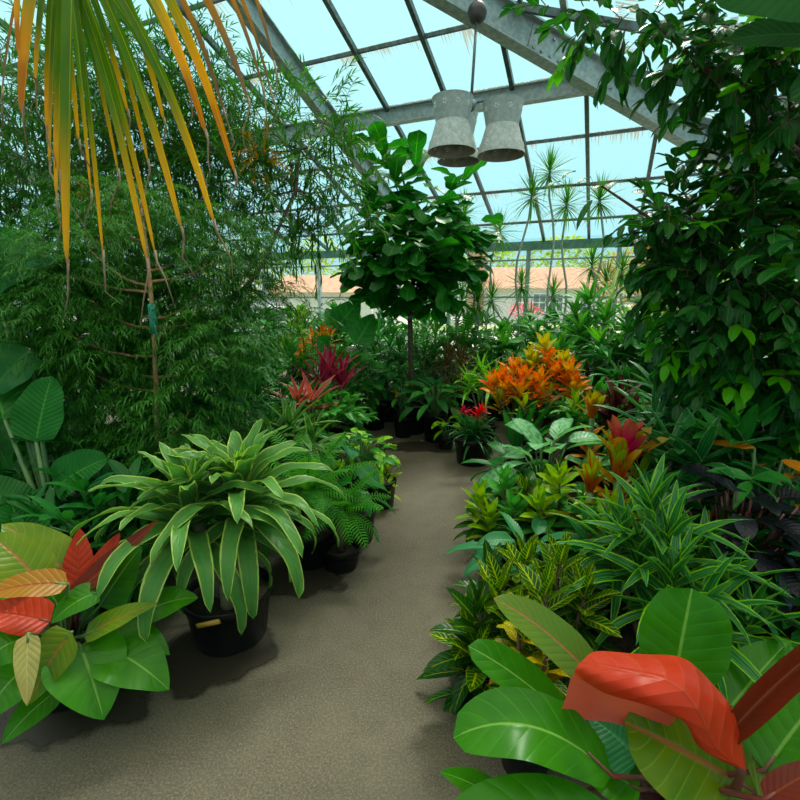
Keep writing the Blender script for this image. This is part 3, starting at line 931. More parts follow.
for (b, tp, tb, tt, hw, mat, arch) in [
    ((80, 645), (104, 720), 1.72, 1.62, 36, 'phil', .05),
    ((105, 648), (169, 690), 1.75, 1.72, 29, 'phil', .05),
    ((105, 632), (170, 655), 1.82, 1.80, 20, 'phil', .05),
    ((84, 636), (158, 603), 1.72, 1.75, 13, 'phil_lime', .02),
    ((100, 592), (50, 624), 1.78, 1.68, 15, 'phil', .04),
    ((100, 606), (142, 546), 1.9, 1.95, 25, 'phil', .02),
    ((140, 615), (198, 598), 1.85, 1.9, 18, 'phil', .04),
    ((72, 578), (2, 524), 1.85, 1.85, 24, 'phil_lime', .04),
    ((40, 582), (-12, 535), 1.72, 1.72, 24, 'phil_lime', .04),
    ((68, 584), (-22, 598), 1.68, 1.55, 16, 'phil_orange', .04),
    ((50, 622), (-25, 612), 1.68, 1.6, 21, 'phil_red', .02),
    ((28, 634), (27, 706), 1.55, 1.5, 11, 'phil_cream', .02),
    ((72, 632), (28, 705), 1.66, 1.6, 22, 'phil_lime', .04),
    ((78, 592), (80, 528), 1.84, 1.9, 14, 'phil_red', .0),
    ((88, 590), (120, 532), 1.86, 1.92, 12, 'phil_red', .0),
    ((68, 600), (158, 520), 1.78, 1.85, 12, 'phil_brown', .0),
    ((22, 640), (-20, 668), 1.62, 1.55, 24, 'phil', .04),
    ((25, 668), (-20, 725), 1.66, 1.55, 26, 'phil', .04),
    ((58, 690), (2, 744), 1.72, 1.6, 17, 'phil', .03),
    ((60, 655), (40, 700), 1.78, 1.75, 25, 'phil', .03),
    ((60, 610), (30, 560), 1.95, 2.0, 25, 'phil', .03),
    ((30, 600), (-20, 560), 1.9, 1.9, 28, 'phil', .03)]:
    hero_leaf(root, b, tp, tb, tt, hw, mat, arch, petiole=base + V((0, 0, .17)) + V(((b[0] - 78) * .0006, 0, 0)), pm='rstem' if 'red' in mat or 'brown' in mat else 'gstem')

# ---- foreground right philodendron
base = T(680, 760, 1.3); base = V((base.x, base.y, 0))
root = thing('philodendron', 'large philodendron with a folded red leaf at right front corner', 'plant', base)
potparts(root, .17, .25)
pb = base + V((0, 0, .22))
for (b, tp, tb, tt, hw, mat, arch, kw) in [
    ((612, 776), (453, 738), 1.16, 1.18, 34, 'phil', .03, dict(pf=prof(.4, .42), midoff=(530, 695, 1.14))),
    ((572, 724), (468, 646), 1.3, 1.36, 21, 'phil', .02, dict(pf=prof(.5, .45), midoff=(520, 672, 1.32))),
    ((612, 700), (493, 598), 1.28, 1.30, 23, 'phil_olive', .0, dict(pf=prof(.5, .6), midoff=(556, 628, 1.27))),
    ((640, 868), (432, 830), 1.08, 1.1, 38, 'phil', .04, dict(midoff=(520, 780, 1.08))),
    ((500, 800), (440, 772), 1.22, 1.2, 14, 'phil', .02, {}),
    ((672, 690), (692, 588), 1.27, 1.30, 44, 'phil', .0, dict(pf=prof(.35, .35), nh=V((0, -.8, .5)))),
    ((755, 792), (624, 722), 1.2, 1.2, 50, 'phil_lime', .02, dict(pf=prof(.45, .5), midoff=(690, 752, 1.17), nh=V((.1, -.75, .7)))),
    ((765, 770), (826, 690), 1.12, 1.16, 40, 'phil', .02, {}),
    ((765, 800), (835, 762), 1.04, 1.02, 14, 'phil_brown', .02, {}),
    ((640, 760), (588, 716), 1.26, 1.34, 30, 'spath', .02, {}),
    ((760, 800), (840, 790), 1.1, 1.05, 34, 'phil_olive', .02, {}),
    ((640, 790), (570, 760), 1.24, 1.28, 26, 'phil', .02, {}),
    ((690, 700), (640, 640), 1.42, 1.5, 30, 'darkleaf', .02, {}),
    ((720, 720), (790, 640), 1.4, 1.5, 30, 'phil', .02, {})]:
    hero_leaf(root, b, tp, tb, tt, hw, mat, arch, petiole=pb, pm='rstem', **kw)
# the red leaf, folded over
mb = MB()
leafpts = [  # rows: (edge far, mid-top, ridge, mid-low, edge near) pixel + depth
    [(748, 772, 1.10), (745, 770, 1.09), (742, 768, 1.09), (738, 768, 1.09), (733, 766, 1.10)],
    [(740, 735, 1.12), (728, 745, 1.09), (715, 750, 1.08), (700, 752, 1.08), (692, 748, 1.10)],
    [(733, 705, 1.13), (722, 715, 1.09), (706, 725, 1.06), (692, 732, 1.05), (690, 722, 1.08)],
    [(716, 688, 1.15), (708, 692, 1.10), (695, 700, 1.06), (676, 712, 1.04), (672, 716, 1.06)],
    [(695, 664, 1.16), (690, 668, 1.12), (678, 682, 1.07), (655, 700, 1.04), (650, 706, 1.06)],
    [(678, 654, 1.16), (668, 662, 1.13), (655, 674, 1.09), (632, 691, 1.06), (628, 700, 1.09)],
    [(645, 655, 1.17), (637, 660, 1.14), (625, 670, 1.11), (605, 683, 1.09), (603, 694, 1.12)],
    [(618, 652, 1.18), (610, 656, 1.16), (600, 664, 1.14), (588, 674, 1.13), (590, 684, 1.15)],
    [(594, 650, 1.2), (588, 655, 1.18), (582, 661, 1.17), (574, 669, 1.16), (574, 676, 1.18)]]
grid(mb, [[T(*p) for p in r] for r in leafpts])
o = mb.build('leaf', M['phil_red'], root)
sub = o.modifiers.new('s', 'SUBSURF'); sub.levels = 2; sub.render_levels = 2
mb = MB()
leafpts = [
    [(572, 668, 1.19), (598, 674, 1.2), (622, 688, 1.2), (650, 706, 1.19), (680, 716, 1.2)],
    [(568, 690, 1.19), (592, 694, 1.22), (617, 704, 1.22), (646, 718, 1.2), (672, 724, 1.2)],
    [(564, 704, 1.2), (588, 708, 1.22), (614, 716, 1.23), (640, 725, 1.21), (660, 730, 1.2)],
    [(555, 722, 1.2), (585, 719, 1.21), (612, 722, 1.22), (635, 729, 1.21), (648, 732, 1.2)]]
grid(mb, [[T(*p) for p in r] for r in leafpts])
M['phil_flap'] = leafmat('philodendron_red_underside', (.46, .09, .065), (.50, .12, .09), rough=.45, bump=0)
o = mb.build('leaf', M['phil_flap'], root); o['label'] = 'pinkish red hanging flap of the folded leaf'
sub = o.modifiers.new('s', 'SUBSURF'); sub.levels = 2; sub.render_levels = 2
mb = MB()  # maroon rolled sheath going off to the right
pa = T(722, 742, 1.14); pz = T(842, 632, 1.08)
leafb(mb, pa, pa.lerp(pz, .5) + V((0, .02, .01)), pz, .062, V((-.3, -.6, .7)), prof(.3, .3, .3), fold=.9, cup=.5, nl=14, na=4)
mb.build('leaf', M['phil_brown'], root)
st = MB(); st.tube([pb, T(735, 790, 1.15), T(742, 772, 1.12), pa], [.014, .012, .01, .008], 8); st.build('petiole', M['rstem'], root)

# ---- two headed dracaena in the black pot
base = G(228, 640); base = V((base.x, base.y + .05, 0))
hds = [T(190, 500, 2.12), T(240, 482, 2.2)]
root = thing('dracaena', 'two-headed dracaena with drooping lime-edged leaves in black pot by the path', 'plant', base)
potparts(root, .21, .25)
g = MB(); pr0 = T(206, 622, 2.02); pr1 = T(232, 614, 1.98)
pr0 = V((base.x - .06, base.y - .203, .205)); pr1 = V((base.x + .045, base.y - .211, .235))
g.beam(pr0 - V((0, .012, 0)), pr1 - V((0, .012, 0)), .006, .022); g.build('plant_tag', M['yellowtag'], root)
rng = R_()
for i, h in enumerate(hds):
    st = MB(); st.tube(curve_pts(base + V((-.03 + .06 * i, .0, .17)), h - V((0, 0, .06)), V((.02, 0, 0)), 5), .03, 8); st.build('stem', M['cane'], root)
    for k in range(44):
        s = k / 43
        mb = MB()
        az = k * GA + i
        leaf(mb, h - V((0, 0, .22 * s)), az + rng.uniform(-.2, .2), 1.25 - 1.15 * s + rng.uniform(-.1, .1), (.30 + .24 * min(1, s * 1.8)) * rng.uniform(.9, 1.1), .092 * rng.uniform(.9, 1.1), P_STRAP,
             droop=.7 + 1.9 * s, fold=.28, rip=.07, ripf=2.6, roll=rng.uniform(-.3, .3), nl=14, na=2, rng=rng)
        mb.build('leaf', M['masang'], root)
    mb = MB(); rosette(mb, h + V((0, 0, .02)), 8, .20, .055, P_LANCE, 1.5, .8, .1, .5, 0, rng, fold=.5); mb.build('young_leaf', M['masang_y'], root)
g = MB(); c = base + V((.03, -.08, .19)); g.tube([c - V((0, 0, .05)), c + V((0, 0, .13)), c + V((0, 0, .135))], [.036, .034, .02], 12); g.build('cane_stub', M['cane'], root)

# ---- fern by the path
fern_plant('fern', 'bright green feathery fern with arching fronds behind the two-headed dracaena', T(308, 492, 2.85), 22, .52, .09, pot=(.16, .22), e=(1.2, -.2), d=(.5, 1.6))
fern_plant('fern', 'smaller bright fern drooping over the path edge', T(340, 510, 2.8) , 15, .36, .08, pot=(.12, .14), e=(1.0, -.3))
# ---- ming aralia
base = T(155, 500, 3.0); base = V((base.x, base.y, 0))
root = thing('aralia_tree', 'tall lacy fine-leaved aralia tree tied with green tape, left of path', 'tree', base)
potparts(root, .2, .3)
trunk = [base + V((0, 0, .25)), T(157, 410, 2.80), T(154, 330, 2.76), T(148, 260, 2.80), T(140, 200, 2.95)]
g = MB(); g.tube([trunk[0]] + curve_pts(trunk[0], trunk[1], V((0, 0, 0)), 3)[1:3] + trunk[1:], [.020, .018, .017, .016, .014, .012, .008], 8)
rng = R_()
ends = []
for (px, py, dt) in ((60, 300, .1), (40, 260, 0), (90, 250, -.2), (105, 400, -.1), (70, 360, .1), (200, 290, .1), (220, 350, -.1), (190, 410, -.2), (160, 440, -.1), (120, 290, .2),
                     (230, 250, .1), (100, 440, 0), (60, 330, -.2), (195, 350, -.1), (110, 350, -.1), (150, 270, .3), (150, 350, .3), (200, 240, .2), (100, 210, .3), (140, 215, .1), (185, 310, .0), (90, 300, -.1), (250, 300, .3), (215, 440, .1)):
    e_ = T(px, py, 3.0 + dt); ends.append(e_)
    k_ = min(3, max(0, int((3.0 - e_.z) * 0))) 
    z = max(.5, e_.z - .35)
    q = min(.98, max(0, (z - .25) / (trunk[-1].z - .25)))
    a = trunk[0].lerp(trunk[-1], q)
    ii = q * 4; i0 = min(3, int(ii)); a = trunk[i0].lerp(trunk[i0 + 1], ii - i0)
    g.tube(curve_pts(a, e_, V((0, 0, -.05)), 4), [.010, .008, .006, .004, .003], 5)
g.build('trunk', M['cinnamon'], root)
g = MB()
tp = T(153, 318, 2.75); g.tube([tp + V((0, 0, .08)), tp + V((.0, -.005, -.09))], [.022, .022], 8); g.tube([tp + V((.01, -.018, -.02)), tp + V((.045, -.05, -.12))], .005, 5)
g.build('tie_tape', M['tape'], root)
mb = MB()
def spray(mb, p, az, el, L, rng, w=.0042):
    # a drooping compound leaf of thread-like leaflets
    n = 7
    a, e = az, el
    for k in range(n):
        t = V((math.cos(e) * math.cos(a), math.cos(e) * math.sin(a), math.sin(e)))
        p2 = p + t * (L / n)
        sd = V((math.sin(a), -math.cos(a), 0))
        b0 = len(mb.v)
        mb.v.extend([p - sd * w * .4, p + sd * w * .4, p2 + sd * w * .4, p2 - sd * w * .4])
        mb.quad((b0, b0 + 1, b0 + 2, b0 + 3), ((0, 0), (1, 0), (1, 1), (0, 1)))
        for sg in (-1, 1):
            for rep in range(2):
                d = (t * rng.uniform(.5, 1.1) + sd * sg * rng.uniform(.5, 1.0) + V((0, 0, rng.uniform(-.4, .3)))).normalized()
                l = L * rng.uniform(.22, .42) * (1 - k / n * .4)
                m_ = p2 + d * l * .55; z_ = p2 + d * l + V((0, 0, -l * .35)) 
                wv = d.cross(V((rng.uniform(-.5, .5), rng.uniform(-.5, .5), 1))).normalized() * w
                b0 = len(mb.v)
                mb.v.extend([p2 - wv * .4, p2 + wv * .4, m_ + wv * .5, m_ - wv * .5, z_])
                mb.quad((b0, b0 + 1, b0 + 2, b0 + 3), ((0, 0), (1, 0), (1, .5), (0, .5)))
                mb.quad((b0 + 3, b0 + 2, b0 + 4), ((0, .5), (1, .5), (.5, 1)))
        p = p2; e -= .17; a += rng.uniform(-.1, .1)
for e_ in ends:
    for k in range(130):
        r = rvec(rng); p = e_ + V((r.x * .27, r.y * .22, r.z * .22))
        if .95 < p.z < 2.0 and abs(p.x - trunk[2].x) < .07 + (trunk[2].y + .1 - p.y) * .2 and p.y < trunk[2].y + .1: continue
        spray(mb, p, math.atan2(r.y, r.x) + rng.uniform(-.6, .6), rng.uniform(-.2, .9), rng.uniform(.16, .26), rng)
mb.build('foliage', M['aralia'], root)

# ---- podocarpus-like trees (narrow leaves)
def narrow_tree(label, base, trunk, blobs, L=.11, Wd=.016, pot=(.2, .3), name='podocarpus_tree', mul=1.7, tufts=()):
    rng = R_()
    root = thing(name, label, 'tree', base)
    if pot: potparts(root, *pot)
    g = MB(); pts = [base + V((0, 0, pot[1] - .05 if pot else 0))] + trunk
    g.tube(pts, [.028 - .020 * i / (len(pts) - 1) for i in range(len(pts))], 8)
    mb = MB()
    for (px, py, t, rr, n) in blobs:
        C = T(px, py, t); R = rr * t / F
        near = min(trunk, key=lambda q: (q - C).length + (0.5 if q.z > C.z else 0))
        g.tube(curve_pts(near, C, V((0, 0, -.08)), 4), [.010, .008, .006, .005, .003], 5)
        blob(mb, g, C, (R, R, R * .8), int(n * mul), .26, 11, L, Wd, P_LANCE, rng, up=.15, droopt=.6, nl=3, ldroop=.4, leafang=.8, sr=.002)
    g.build('trunk', M['dbark'], root)
    mb.build('foliage', M['willow'], root)
    for (px, py, t, rr) in tufts:
        m2 = MB(); g2 = MB(); C = T(px, py, t); R = rr * t / F
        blob(m2, m2, C, (R, R, R), 14, .16, 7, .08, .018, P_LANCE, rng, nl=2)
        m2.build('dry_leaves', M['tuft'], root)
bp = T(225, 380, 3.9); bp = V((bp.x, bp.y, 0))
narrow_tree('slender tree with curved stem and long narrow leaves under the roof, behind the lacy aralia', bp,
            [T(228, 302, 3.9), T(248, 285, 3.9), T(264, 262, 3.9), T(280, 225, 3.9), T(296, 190, 3.9), T(300, 150, 3.9)],
            [(330, 110, 3.9, 26, 14), (300, 130, 3.9, 32, 22), (270, 120, 4.0, 34, 24), (240, 150, 4.0, 38, 30), (290, 170, 3.8, 36, 30), (325, 150, 4, 26, 16), (345, 175, 4.0, 26, 14), (320, 205, 3.9, 32, 20),
             (345, 215, 4.1, 26, 12), (255, 200, 4.0, 38, 28), (225, 180, 4.1, 38, 28), (280, 235, 4.0, 28, 13), (315, 245, 4.0, 24, 10), (235, 240, 4.1, 30, 18), (262, 290, 3.9, 24, 8), (300, 310, 4.0, 22, 6), (250, 100, 4.1, 28, 16), (230, 130, 4.2, 30, 18)], tufts=((262, 160, 3.7, 10),))
bp = T(120, 380, 4.2); bp = V((bp.x, bp.y, 0))
narrow_tree('dense dark narrow-leaved tree rising behind the hanging palm frond', bp,
            [T(125, 300, 4.2), T(120, 240, 4.2), T(110, 180, 4.2), T(120, 120, 4.1), T(130, 70, 4.1)],
            [(110, 60, 4.1, 36, 26), (150, 70, 4.1, 36, 26), (180, 110, 4.1, 38, 30), (130, 120, 4.0, 42, 40), (80, 100, 4.1, 40, 34), (50, 150, 4.2, 42, 36), (20, 180, 4.3, 40, 30), (100, 170, 4, 42, 38), (160, 160, 4.0, 42, 40),
             (200, 60, 4.3, 26, 14), (200, 180, 4.1, 36, 26), (60, 210, 4.2, 42, 34), (10, 230, 4.3, 42, 30), (130, 210, 4.1, 42, 34), (180, 210, 4.2, 36, 24), (10, 130, 4.4, 36, 18), (60, 60, 4.3, 30, 18), (215, 95, 4.2, 30, 14), (-20, 200, 4.4, 40, 20), (205, 150, 4.2, 36, 24), (40, 100, 4.5, 40, 30), (0, 90, 4.6, 40, 26), (90, 250, 4.4, 50, 40), (20, 280, 4.5, 50, 40), (170, 260, 4.4, 50, 36)], mul=2.6, tufts=((118, 218, 3.7, 14), (103, 205, 3.7, 9)))
g = MB()

# ---- coconut palm: trunk off to the left, one frond across the top left
base = V((-3.0, .9, 0))
root = thing('palm_tree', 'palm whose long green and yellow leaflets hang across the top left corner', 'tree', base)
g = MB(); crown = base + V((0, 0, 3.0))
g.tube([base, base + V((.05, 0, 1)), base + V((0, 0, 2)), crown], [.13, .1, .09, .08], 12); g.build('trunk', M['bark'], root)
rach = [crown, T(-260, -150, 1.5), T(-100, -110, 1.55), T(60, -60, 1.6), T(180, -45, 1.75), T(300, -30, 1.95)]
g = MB(); g.tube(rach, [.03, .022, .018, .014, .010, .005], 8); g.build('petiole', M['gstem'], root)
for (b, tp, t0, w, mt) in [((5, -50), (-4, 32), 1.5, 12, 'palm_y'), ((22, -50), (19, 58), 1.5, 9, 'palm_y'), ((44, -45), (23, 118), 1.5, 17, 'palm_y'), ((56, -45), (47, 138), 1.55, 8, 'palm_f'),
                           ((60, -40), (50, 172), 1.6, 8, 'palm_f'), ((66, -40), (57, 205), 1.55, 10, 'palm_f'), ((73, -40), (68, 272), 1.5, 15, 'palm_f'), ((66, -40), (60, 180), 1.6, 9, 'palm_y'), ((74, -30), (104, 262), 1.55, 7, 'palm_f'), ((70, -35), (149, 270), 1.55, 10, 'palm_f'),
                           ((72, -40), (157, 262), 1.6, 8, 'palm_f'), ((84, -45), (184, 238), 1.6, 11, 'palm_f'), ((66, -38), (120, 180), 1.65, 6, 'palm_f'), ((96, -45), (217, 232), 1.6, 11, 'palm_f'), ((112, -40), (166, 128), 1.75, 8, 'palm_f'), ((130, -45), (208, 140), 1.65, 11, 'palm_y'),
                           ((145, -45), (237, 180), 1.7, 10, 'palm_y'), ((158, -45), (226, 118), 1.8, 8, 'palm_b'), ((180, -42), (250, 106), 1.75, 10, 'palm_b'), ((212, -40), (264, 92), 1.85, 6, 'palm_b'), ((224, -40), (272, 96), 1.9, 5, 'palm_b'), ((240, -40), (276, 70), 1.95, 5, 'palm_b'),
                           ((30, -45), (2, 100), 1.6, 6, 'palm_b'), ((52, -40), (36, 90), 1.6, 9, 'palm_f'), ((78, -40), (130, 120), 1.7, 8, 'palm_f'), ((90, -40), (150, 170), 1.68, 7, 'palm_f'), ((62, -40), (80, 150), 1.66, 8, 'palm_f'), ((80, -40), (196, 160), 1.75, 7, 'palm_f'), ((120, -42), (190, 90), 1.8, 7, 'palm_f'), ((68, -38), (92, 200), 1.7, 6, 'palm_f')]:
    P0 = T(b[0], b[1], t0 + .02); P2 = T(tp[0], tp[1], t0 + .0)
    mid = (P0 + P2) / 2
    hx_ = (tp[0] - b[0]) / 400
    P1 = mid + V((hx_ * .22, 0, abs(hx_) * .2 + .02))
    mb = MB()
    w *= .7 if mt == 'palm_b' else .9
    leafb(mb, P0, P1, P2, w * 1.15 * t0 / F, V((-.25, -1, .1)), prof(.12, .42, .6), fold=.6, nl=14, na=1)
    rt = random.Random(int(tp[0] * 31 + tp[1]))
    q1 = P2 + V((rt.uniform(-.03, .04), rt.uniform(-.03, .03), -rt.uniform(.05, .10)))
    q2 = q1 + V((rt.uniform(-.06, .05), rt.uniform(-.04, .04), -rt.uniform(.04, .12)))
    q0 = P2 + (P1 - P2).normalized() * .04
    mb2 = MB(); mb2.tube([q0, P2, q1, q2], [.005, .004, .0025, .0008], 4); DT = mb2.build('dry_tip', M['drytip'], root)
    mb.build('leaflet', M[mt], root)

# ---- big-leaved bird of paradise on the left edge
base = T(60, 560, 2.6); base = V((base.x, base.y, 0))
root = thing('bird_of_paradise', 'big-leaved plant with broad ribbed leaves on thick stalks at left edge', 'plant', base)
potparts(root, .2, .3)
pb = base + V((0, 0, .26))
for (b, tp, tb, tt, hw, mt, kw) in [((36, 442), (52, 376), 2.5, 2.55, 24, 'banana', dict(nh=V((.1, -1, .25)))), ((54, 488), (108, 458), 2.5, 2.5, 22, 'banana', dict(nh=V((.1, -.8, .7)))),
                                ((5, 420), (-30, 330), 2.6, 2.8, 36, 'banana', {}), ((30, 350), (-10, 395), 2.7, 2.6, 26, 'darkleaf', {}), ((0, 300), (20, 230), 2.9, 3.0, 40, 'darkleaf', {}),
                                ((20, 520), (-20, 480), 2.5, 2.5, 24, 'banana', {}), ((-10, 300), (60, 260), 2.9, 2.8, 24, 'spath', {}), ((10, 480), (-20, 400), 2.9, 3.0, 40, 'darkleaf', {}), ((30, 560), (10, 500), 2.3, 2.3, 24, 'banana', {}), ((80, 540), (100, 490), 2.7, 2.8, 22, 'darkleaf', {})]:
    hero_leaf(root, b, tp, tb, tt, hw, mt, .03, pf=prof(.28, .6), rip=.025, fold=.25, **kw)
    P0 = T(b[0], b[1], tb)
    st = MB(); st.tube([pb, pb.lerp(P0, .5) + V((.0, 0, -.02)), P0], [.018, .015, .009], 8); st.build('petiole', M['gstem'], root)

# ---- fiddle-leaf fig
t0 = 5.7
base = T(412, 400, t0); base = V((base.x, base.y, 0))
root = thing('fiddle_leaf_fig', 'fiddle-leaf fig tree with a round crown of big leaves at path end', 'tree', base)
potparts(root, .2, .35)
g = MB(); trunk = [base + V((0, 0, .3)), T(410, 320, t0), T(414, 270, t0), T(412, 220, t0), T(400, 165, t0)]
g.tube(trunk, [.035, .03, .028, .02, .01], 8)
rng = R_(); mb = MB()
for (px, py, rr, n, dt) in ((385, 235, 32, 34, 0), (420, 225, 36, 44, -.2), (455, 245, 30, 32, 0), (400, 270, 34, 40, -.1), (440, 275, 30, 36, -.1), (370, 262, 24, 22, 0), (470, 215, 22, 18, .1), (395, 195, 22, 18, .1), (365, 210, 18, 12, 0), (440, 200, 24, 18, .2), (425, 295, 20, 14, 0), (372, 285, 14, 8, 0), (375, 180, 14, 7, 0)):
    C = T(417 + (px - 417) * .86, 248 + (py - 240) * .86, t0 + dt); R = rr * .9 * t0 / F
    g.tube(curve_pts(trunk[2], C, V((0, 0, -.06)), 3), [.014, .01, .008, .005], 5)
    for k in range(int(n * 1.7)):
        r = rvec(rng)
        if rng.random() < .6: r.normalize()
        p = C + r * R
        leaf(mb, p, math.atan2(r.y, r.x) + rng.uniform(-.5, .5), rng.uniform(-.9, .35), rng.uniform(.24, .36), rng.uniform(.17, .23), P_FIDDLE, droop=.5, fold=.15, rip=.05, ripf=2, roll=rng.uniform(-.5, .5), nl=7, na=2, rng=rng)
for (pts, ns) in (([(400, 190), (388, 165), (378, 140)], 10), ([(440, 200), (455, 185), (468, 178)], 6), ([(395, 185), (415, 165), (418, 178)], 4), ([(375, 205), (362, 190), (358, 178)], 7)):
    ws = [T(a, b_, t0) for a, b_ in pts]
    g.tube([trunk[3]] + ws, [.012, .01, .008, .005], 5)
    for k in range(ns):
        s = k / ns * (len(ws) - 1); i0 = int(s); p = ws[i0].lerp(ws[i0 + 1], s - i0)
        leaf(mb, p, k * GA, rng.uniform(.3, 1.1), rng.uniform(.34, .46), .25, P_FIDDLE, droop=.6, fold=.25, rip=.05, roll=rng.uniform(-.4, .4), nl=7, na=2, rng=rng)
g.build('trunk', M['dbark'], root); mb.build('foliage', M['fiddle'], root)

# ---- ficus tree on the right
base = V((2.35, 2.3, 0))
root = thing('ficus_tree', 'large ficus tree with glossy dark leaves filling the right side', 'tree', base)
potparts(root, .26, .36)
g = MB(); fk = [base + V((0, 0, .3)), base + V((0, -.05, 1.2)), T(830, 190, 2.35)]
g.tube(fk, [.05, .045, .035], 10)
g.tube([T(830, 190, 2.35), T(800, 160, 2.3), T(770, 128, 2.25), T(740, 100, 2.2), T(690, 55, 2.2), T(640, 10, 2.3)], [.032, .028, .022, .016, .01, .006], 8)
g.tube([T(800, 160, 2.3), T(790, 90, 2.3), T(770, 20, 2.3)], [.02, .015, .01], 6)
g.tube([base + V((0, 0, 1.1)), T(800, 300, 2.5), T(720, 260, 2.6), T(660, 225, 2.7), T(600, 185, 2.8), T(560, 185, 2.8)], [.03, .02, .015, .01, .006, .003], 7)
g.tube([base + V((0, 0, .9)), T(790, 380, 2.6), T(730, 340, 2.6), T(680, 310, 2.7)], [.03, .02, .012, .006], 7)
rng = R_(); mb = MB()
for (px, py, t, rr, n) in [(560, 5, 2.4, 16, 5), (595, 10, 2.4, 20, 7), (640, 20, 2.4, 26, 10), (690, 30, 2.3, 30, 14), (730, 60, 2.2, 34, 18), (770, 40, 2.2, 38, 22), (790, 110, 2.2, 34, 20), (740, 110, 2.3, 26, 10), (690, 80, 2.4, 12, 3), (620, 25, 2.4, 10, 2),
                           (760, 170, 2.3, 36, 20), (735, 165, 2.4, 22, 8), (705, 218, 2.5, 34, 20), (662, 212, 2.6, 24, 12), (668, 240, 2.6, 22, 10), (705, 260, 2.5, 36, 26), (750, 230, 2.4, 44, 34), (790, 270, 2.3, 44, 30), (730, 300, 2.5, 44, 32), (695, 310, 2.6, 30, 16),
                           (770, 340, 2.4, 44, 32), (725, 350, 2.6, 36, 24), (800, 190, 2.3, 40, 24), (672, 275, 2.7, 20, 8), (690, 340, 2.8, 20, 8), (800, 390, 2.5, 38, 20), (750, 390, 2.7, 36, 18), (830, 330, 2.3, 40, 18), (850, 240, 2.2, 40, 18), (720, 390, 3.0, 26, 8)]:
    C = T(px, py, t); R = rr * t / F
    blob(mb, g, C, (R, R * 1.2, R), int(n * 1.3), .22, 6, .115, .055, P_OVATE, rng, up=-.02, droopt=.5, m=0, m2=1, p2=.10, nl=4, fold=.25, ldroop=.55, sr=.003, leafang=.9)
# the drooping spray that reaches out to the left
for (px, py) in ((560, 182), (575, 172), (590, 178), (605, 185), (620, 182), (545, 195)):
    leaf(mb, T(px, py, 2.8), PI + (px % 3 - 1) * .7, -.2, .15, .055, P_LANCE, droop=.9, nl=5, rng=rng)
leaf(mb, T(592, 200, 2.7), PI + .5, -.9, .21, .06, P_LANCE, droop=.5, nl=5, rng=rng)
for (px, py, t) in ((790, 268, 1.75), (765, 255, 1.9), (800, 240, 1.8)):
    leaf(mb, T(px, py, t), PI + .3, -.2, .16, .09, P_OVATE, droop=.8, nl=6, rng=rng)
g.build('trunk', M['dbark'], root); mb.build('foliage', [M['ficus'], M['ficus_y']], root)
# broad dark leaves overhead right
base = V((2.2, .55, 0))
root = thing('bird_of_paradise', 'tall plant with very broad dark leaves overhanging the top right corner', 'plant', base)
g = MB(); g.tube([base, V((2.15, .75, 1.2)), T(860, 10, 1.7)], [.05, .04, .02], 8); g.build('stem', M['gstem'], root)
for (b, tp, tb, tt, hw, mt, kw) in [((870, 0), (708, -6), 1.6, 1.65, 40, 'shade', dict(nh=V((0, -.95, .3)))), ((850, 40), (728, 40), 1.7, 1.8, 20, 'shade', dict(nh=V((0, -.9, .4)))), ((880, 60), (790, 100), 1.8, 1.8, 22, 'ficus', dict(nh=V((0, -.9, .4)))), ((860, -40), (760, -30), 1.7, 1.8, 30, 'shade', {})]:
    hero_leaf(root, b, tp, tb, tt, hw, mt, .04, pf=prof(.4, .5), rip=.015, **kw)

# ---- right side, front to back
LATE = []
croton('croton', 'gold-veined croton nearest the camera, at the right edge of the path', [T(500, 585, 1.85), T(478, 610, 1.8), T(525, 560, 1.95), T(478, 648, 1.8), T(492, 570, 2.05), T(515, 620, 1.75), T(470, 628, 1.9)],
       12, .19, .075, ['croton_g', 'croton_d', 'croton_g'], pot=(.15, .2), lower='croton_d', base=V((T(495, 600, 1.85).x, T(495, 600, 1.85).y, 0)))
croton('croton', 'gold-veined croton with a yellow-topped shoot just above the olive leaf', [T(560, 560, 1.85), T(585, 590, 1.75), T(545, 590, 1.7), T(535, 640, 1.6)],
       13, .17, .07, ['croton_g', 'croton_g'], pot=(.14, .2), lower='croton_d')
croton('croton', 'small croton with bright yellow leaves under the olive philodendron leaf', [T(520, 612, 1.58), T(548, 645, 1.5)], 8, .11, .05, ['croton_y'], pot=(.1, .16), lower='croton_b')
# striped dracaena
rosette_plant('dracaena', 'spiky dracaena with lime and dark green striped leaves, right of the path',
              [T(652, 512, 1.85), T(672, 580, 1.65), T(640, 560, 1.8), T(700, 560, 1.9), T(618, 540, 1.95), T(668, 545, 1.75)], 18, .36, .056, 'lemon', e=(1.35, .0), d=(.4, 1.6), pot=(.2, .28), inner='lemon', rip=.015, nl=9, na=2)
rosette_plant('dracaena', 'striped dracaena clump low behind the red philodendron leaf', [T(700, 610, 1.6), T(750, 620, 1.7), T(730, 580, 1.8)], 16, .36, .056, 'lemon', d=(.4, 1.5), pot=(.16, .24), rip=.01, nl=8)
clump_plant('peace_lily', 'blue-green broad-leaved plant on the path edge beside the gold-veined croton', (T(530, 540, 2.3).x, T(530, 540, 2.3).y), 20, .44, .24, .24, .085, 'spath', P_LANCE, pot=(.15, .2), droop=1.0, rip=.03, each=True)
clump_plant('peace_lily', 'blue-green plant with fewer leaves right of the gold-veined croton', (T(580, 560, 2.1).x, T(580, 560, 2.1).y), 12, .42, .2, .22, .07, 'spath', P_LANCE, pot=(.13, .2), each=True)
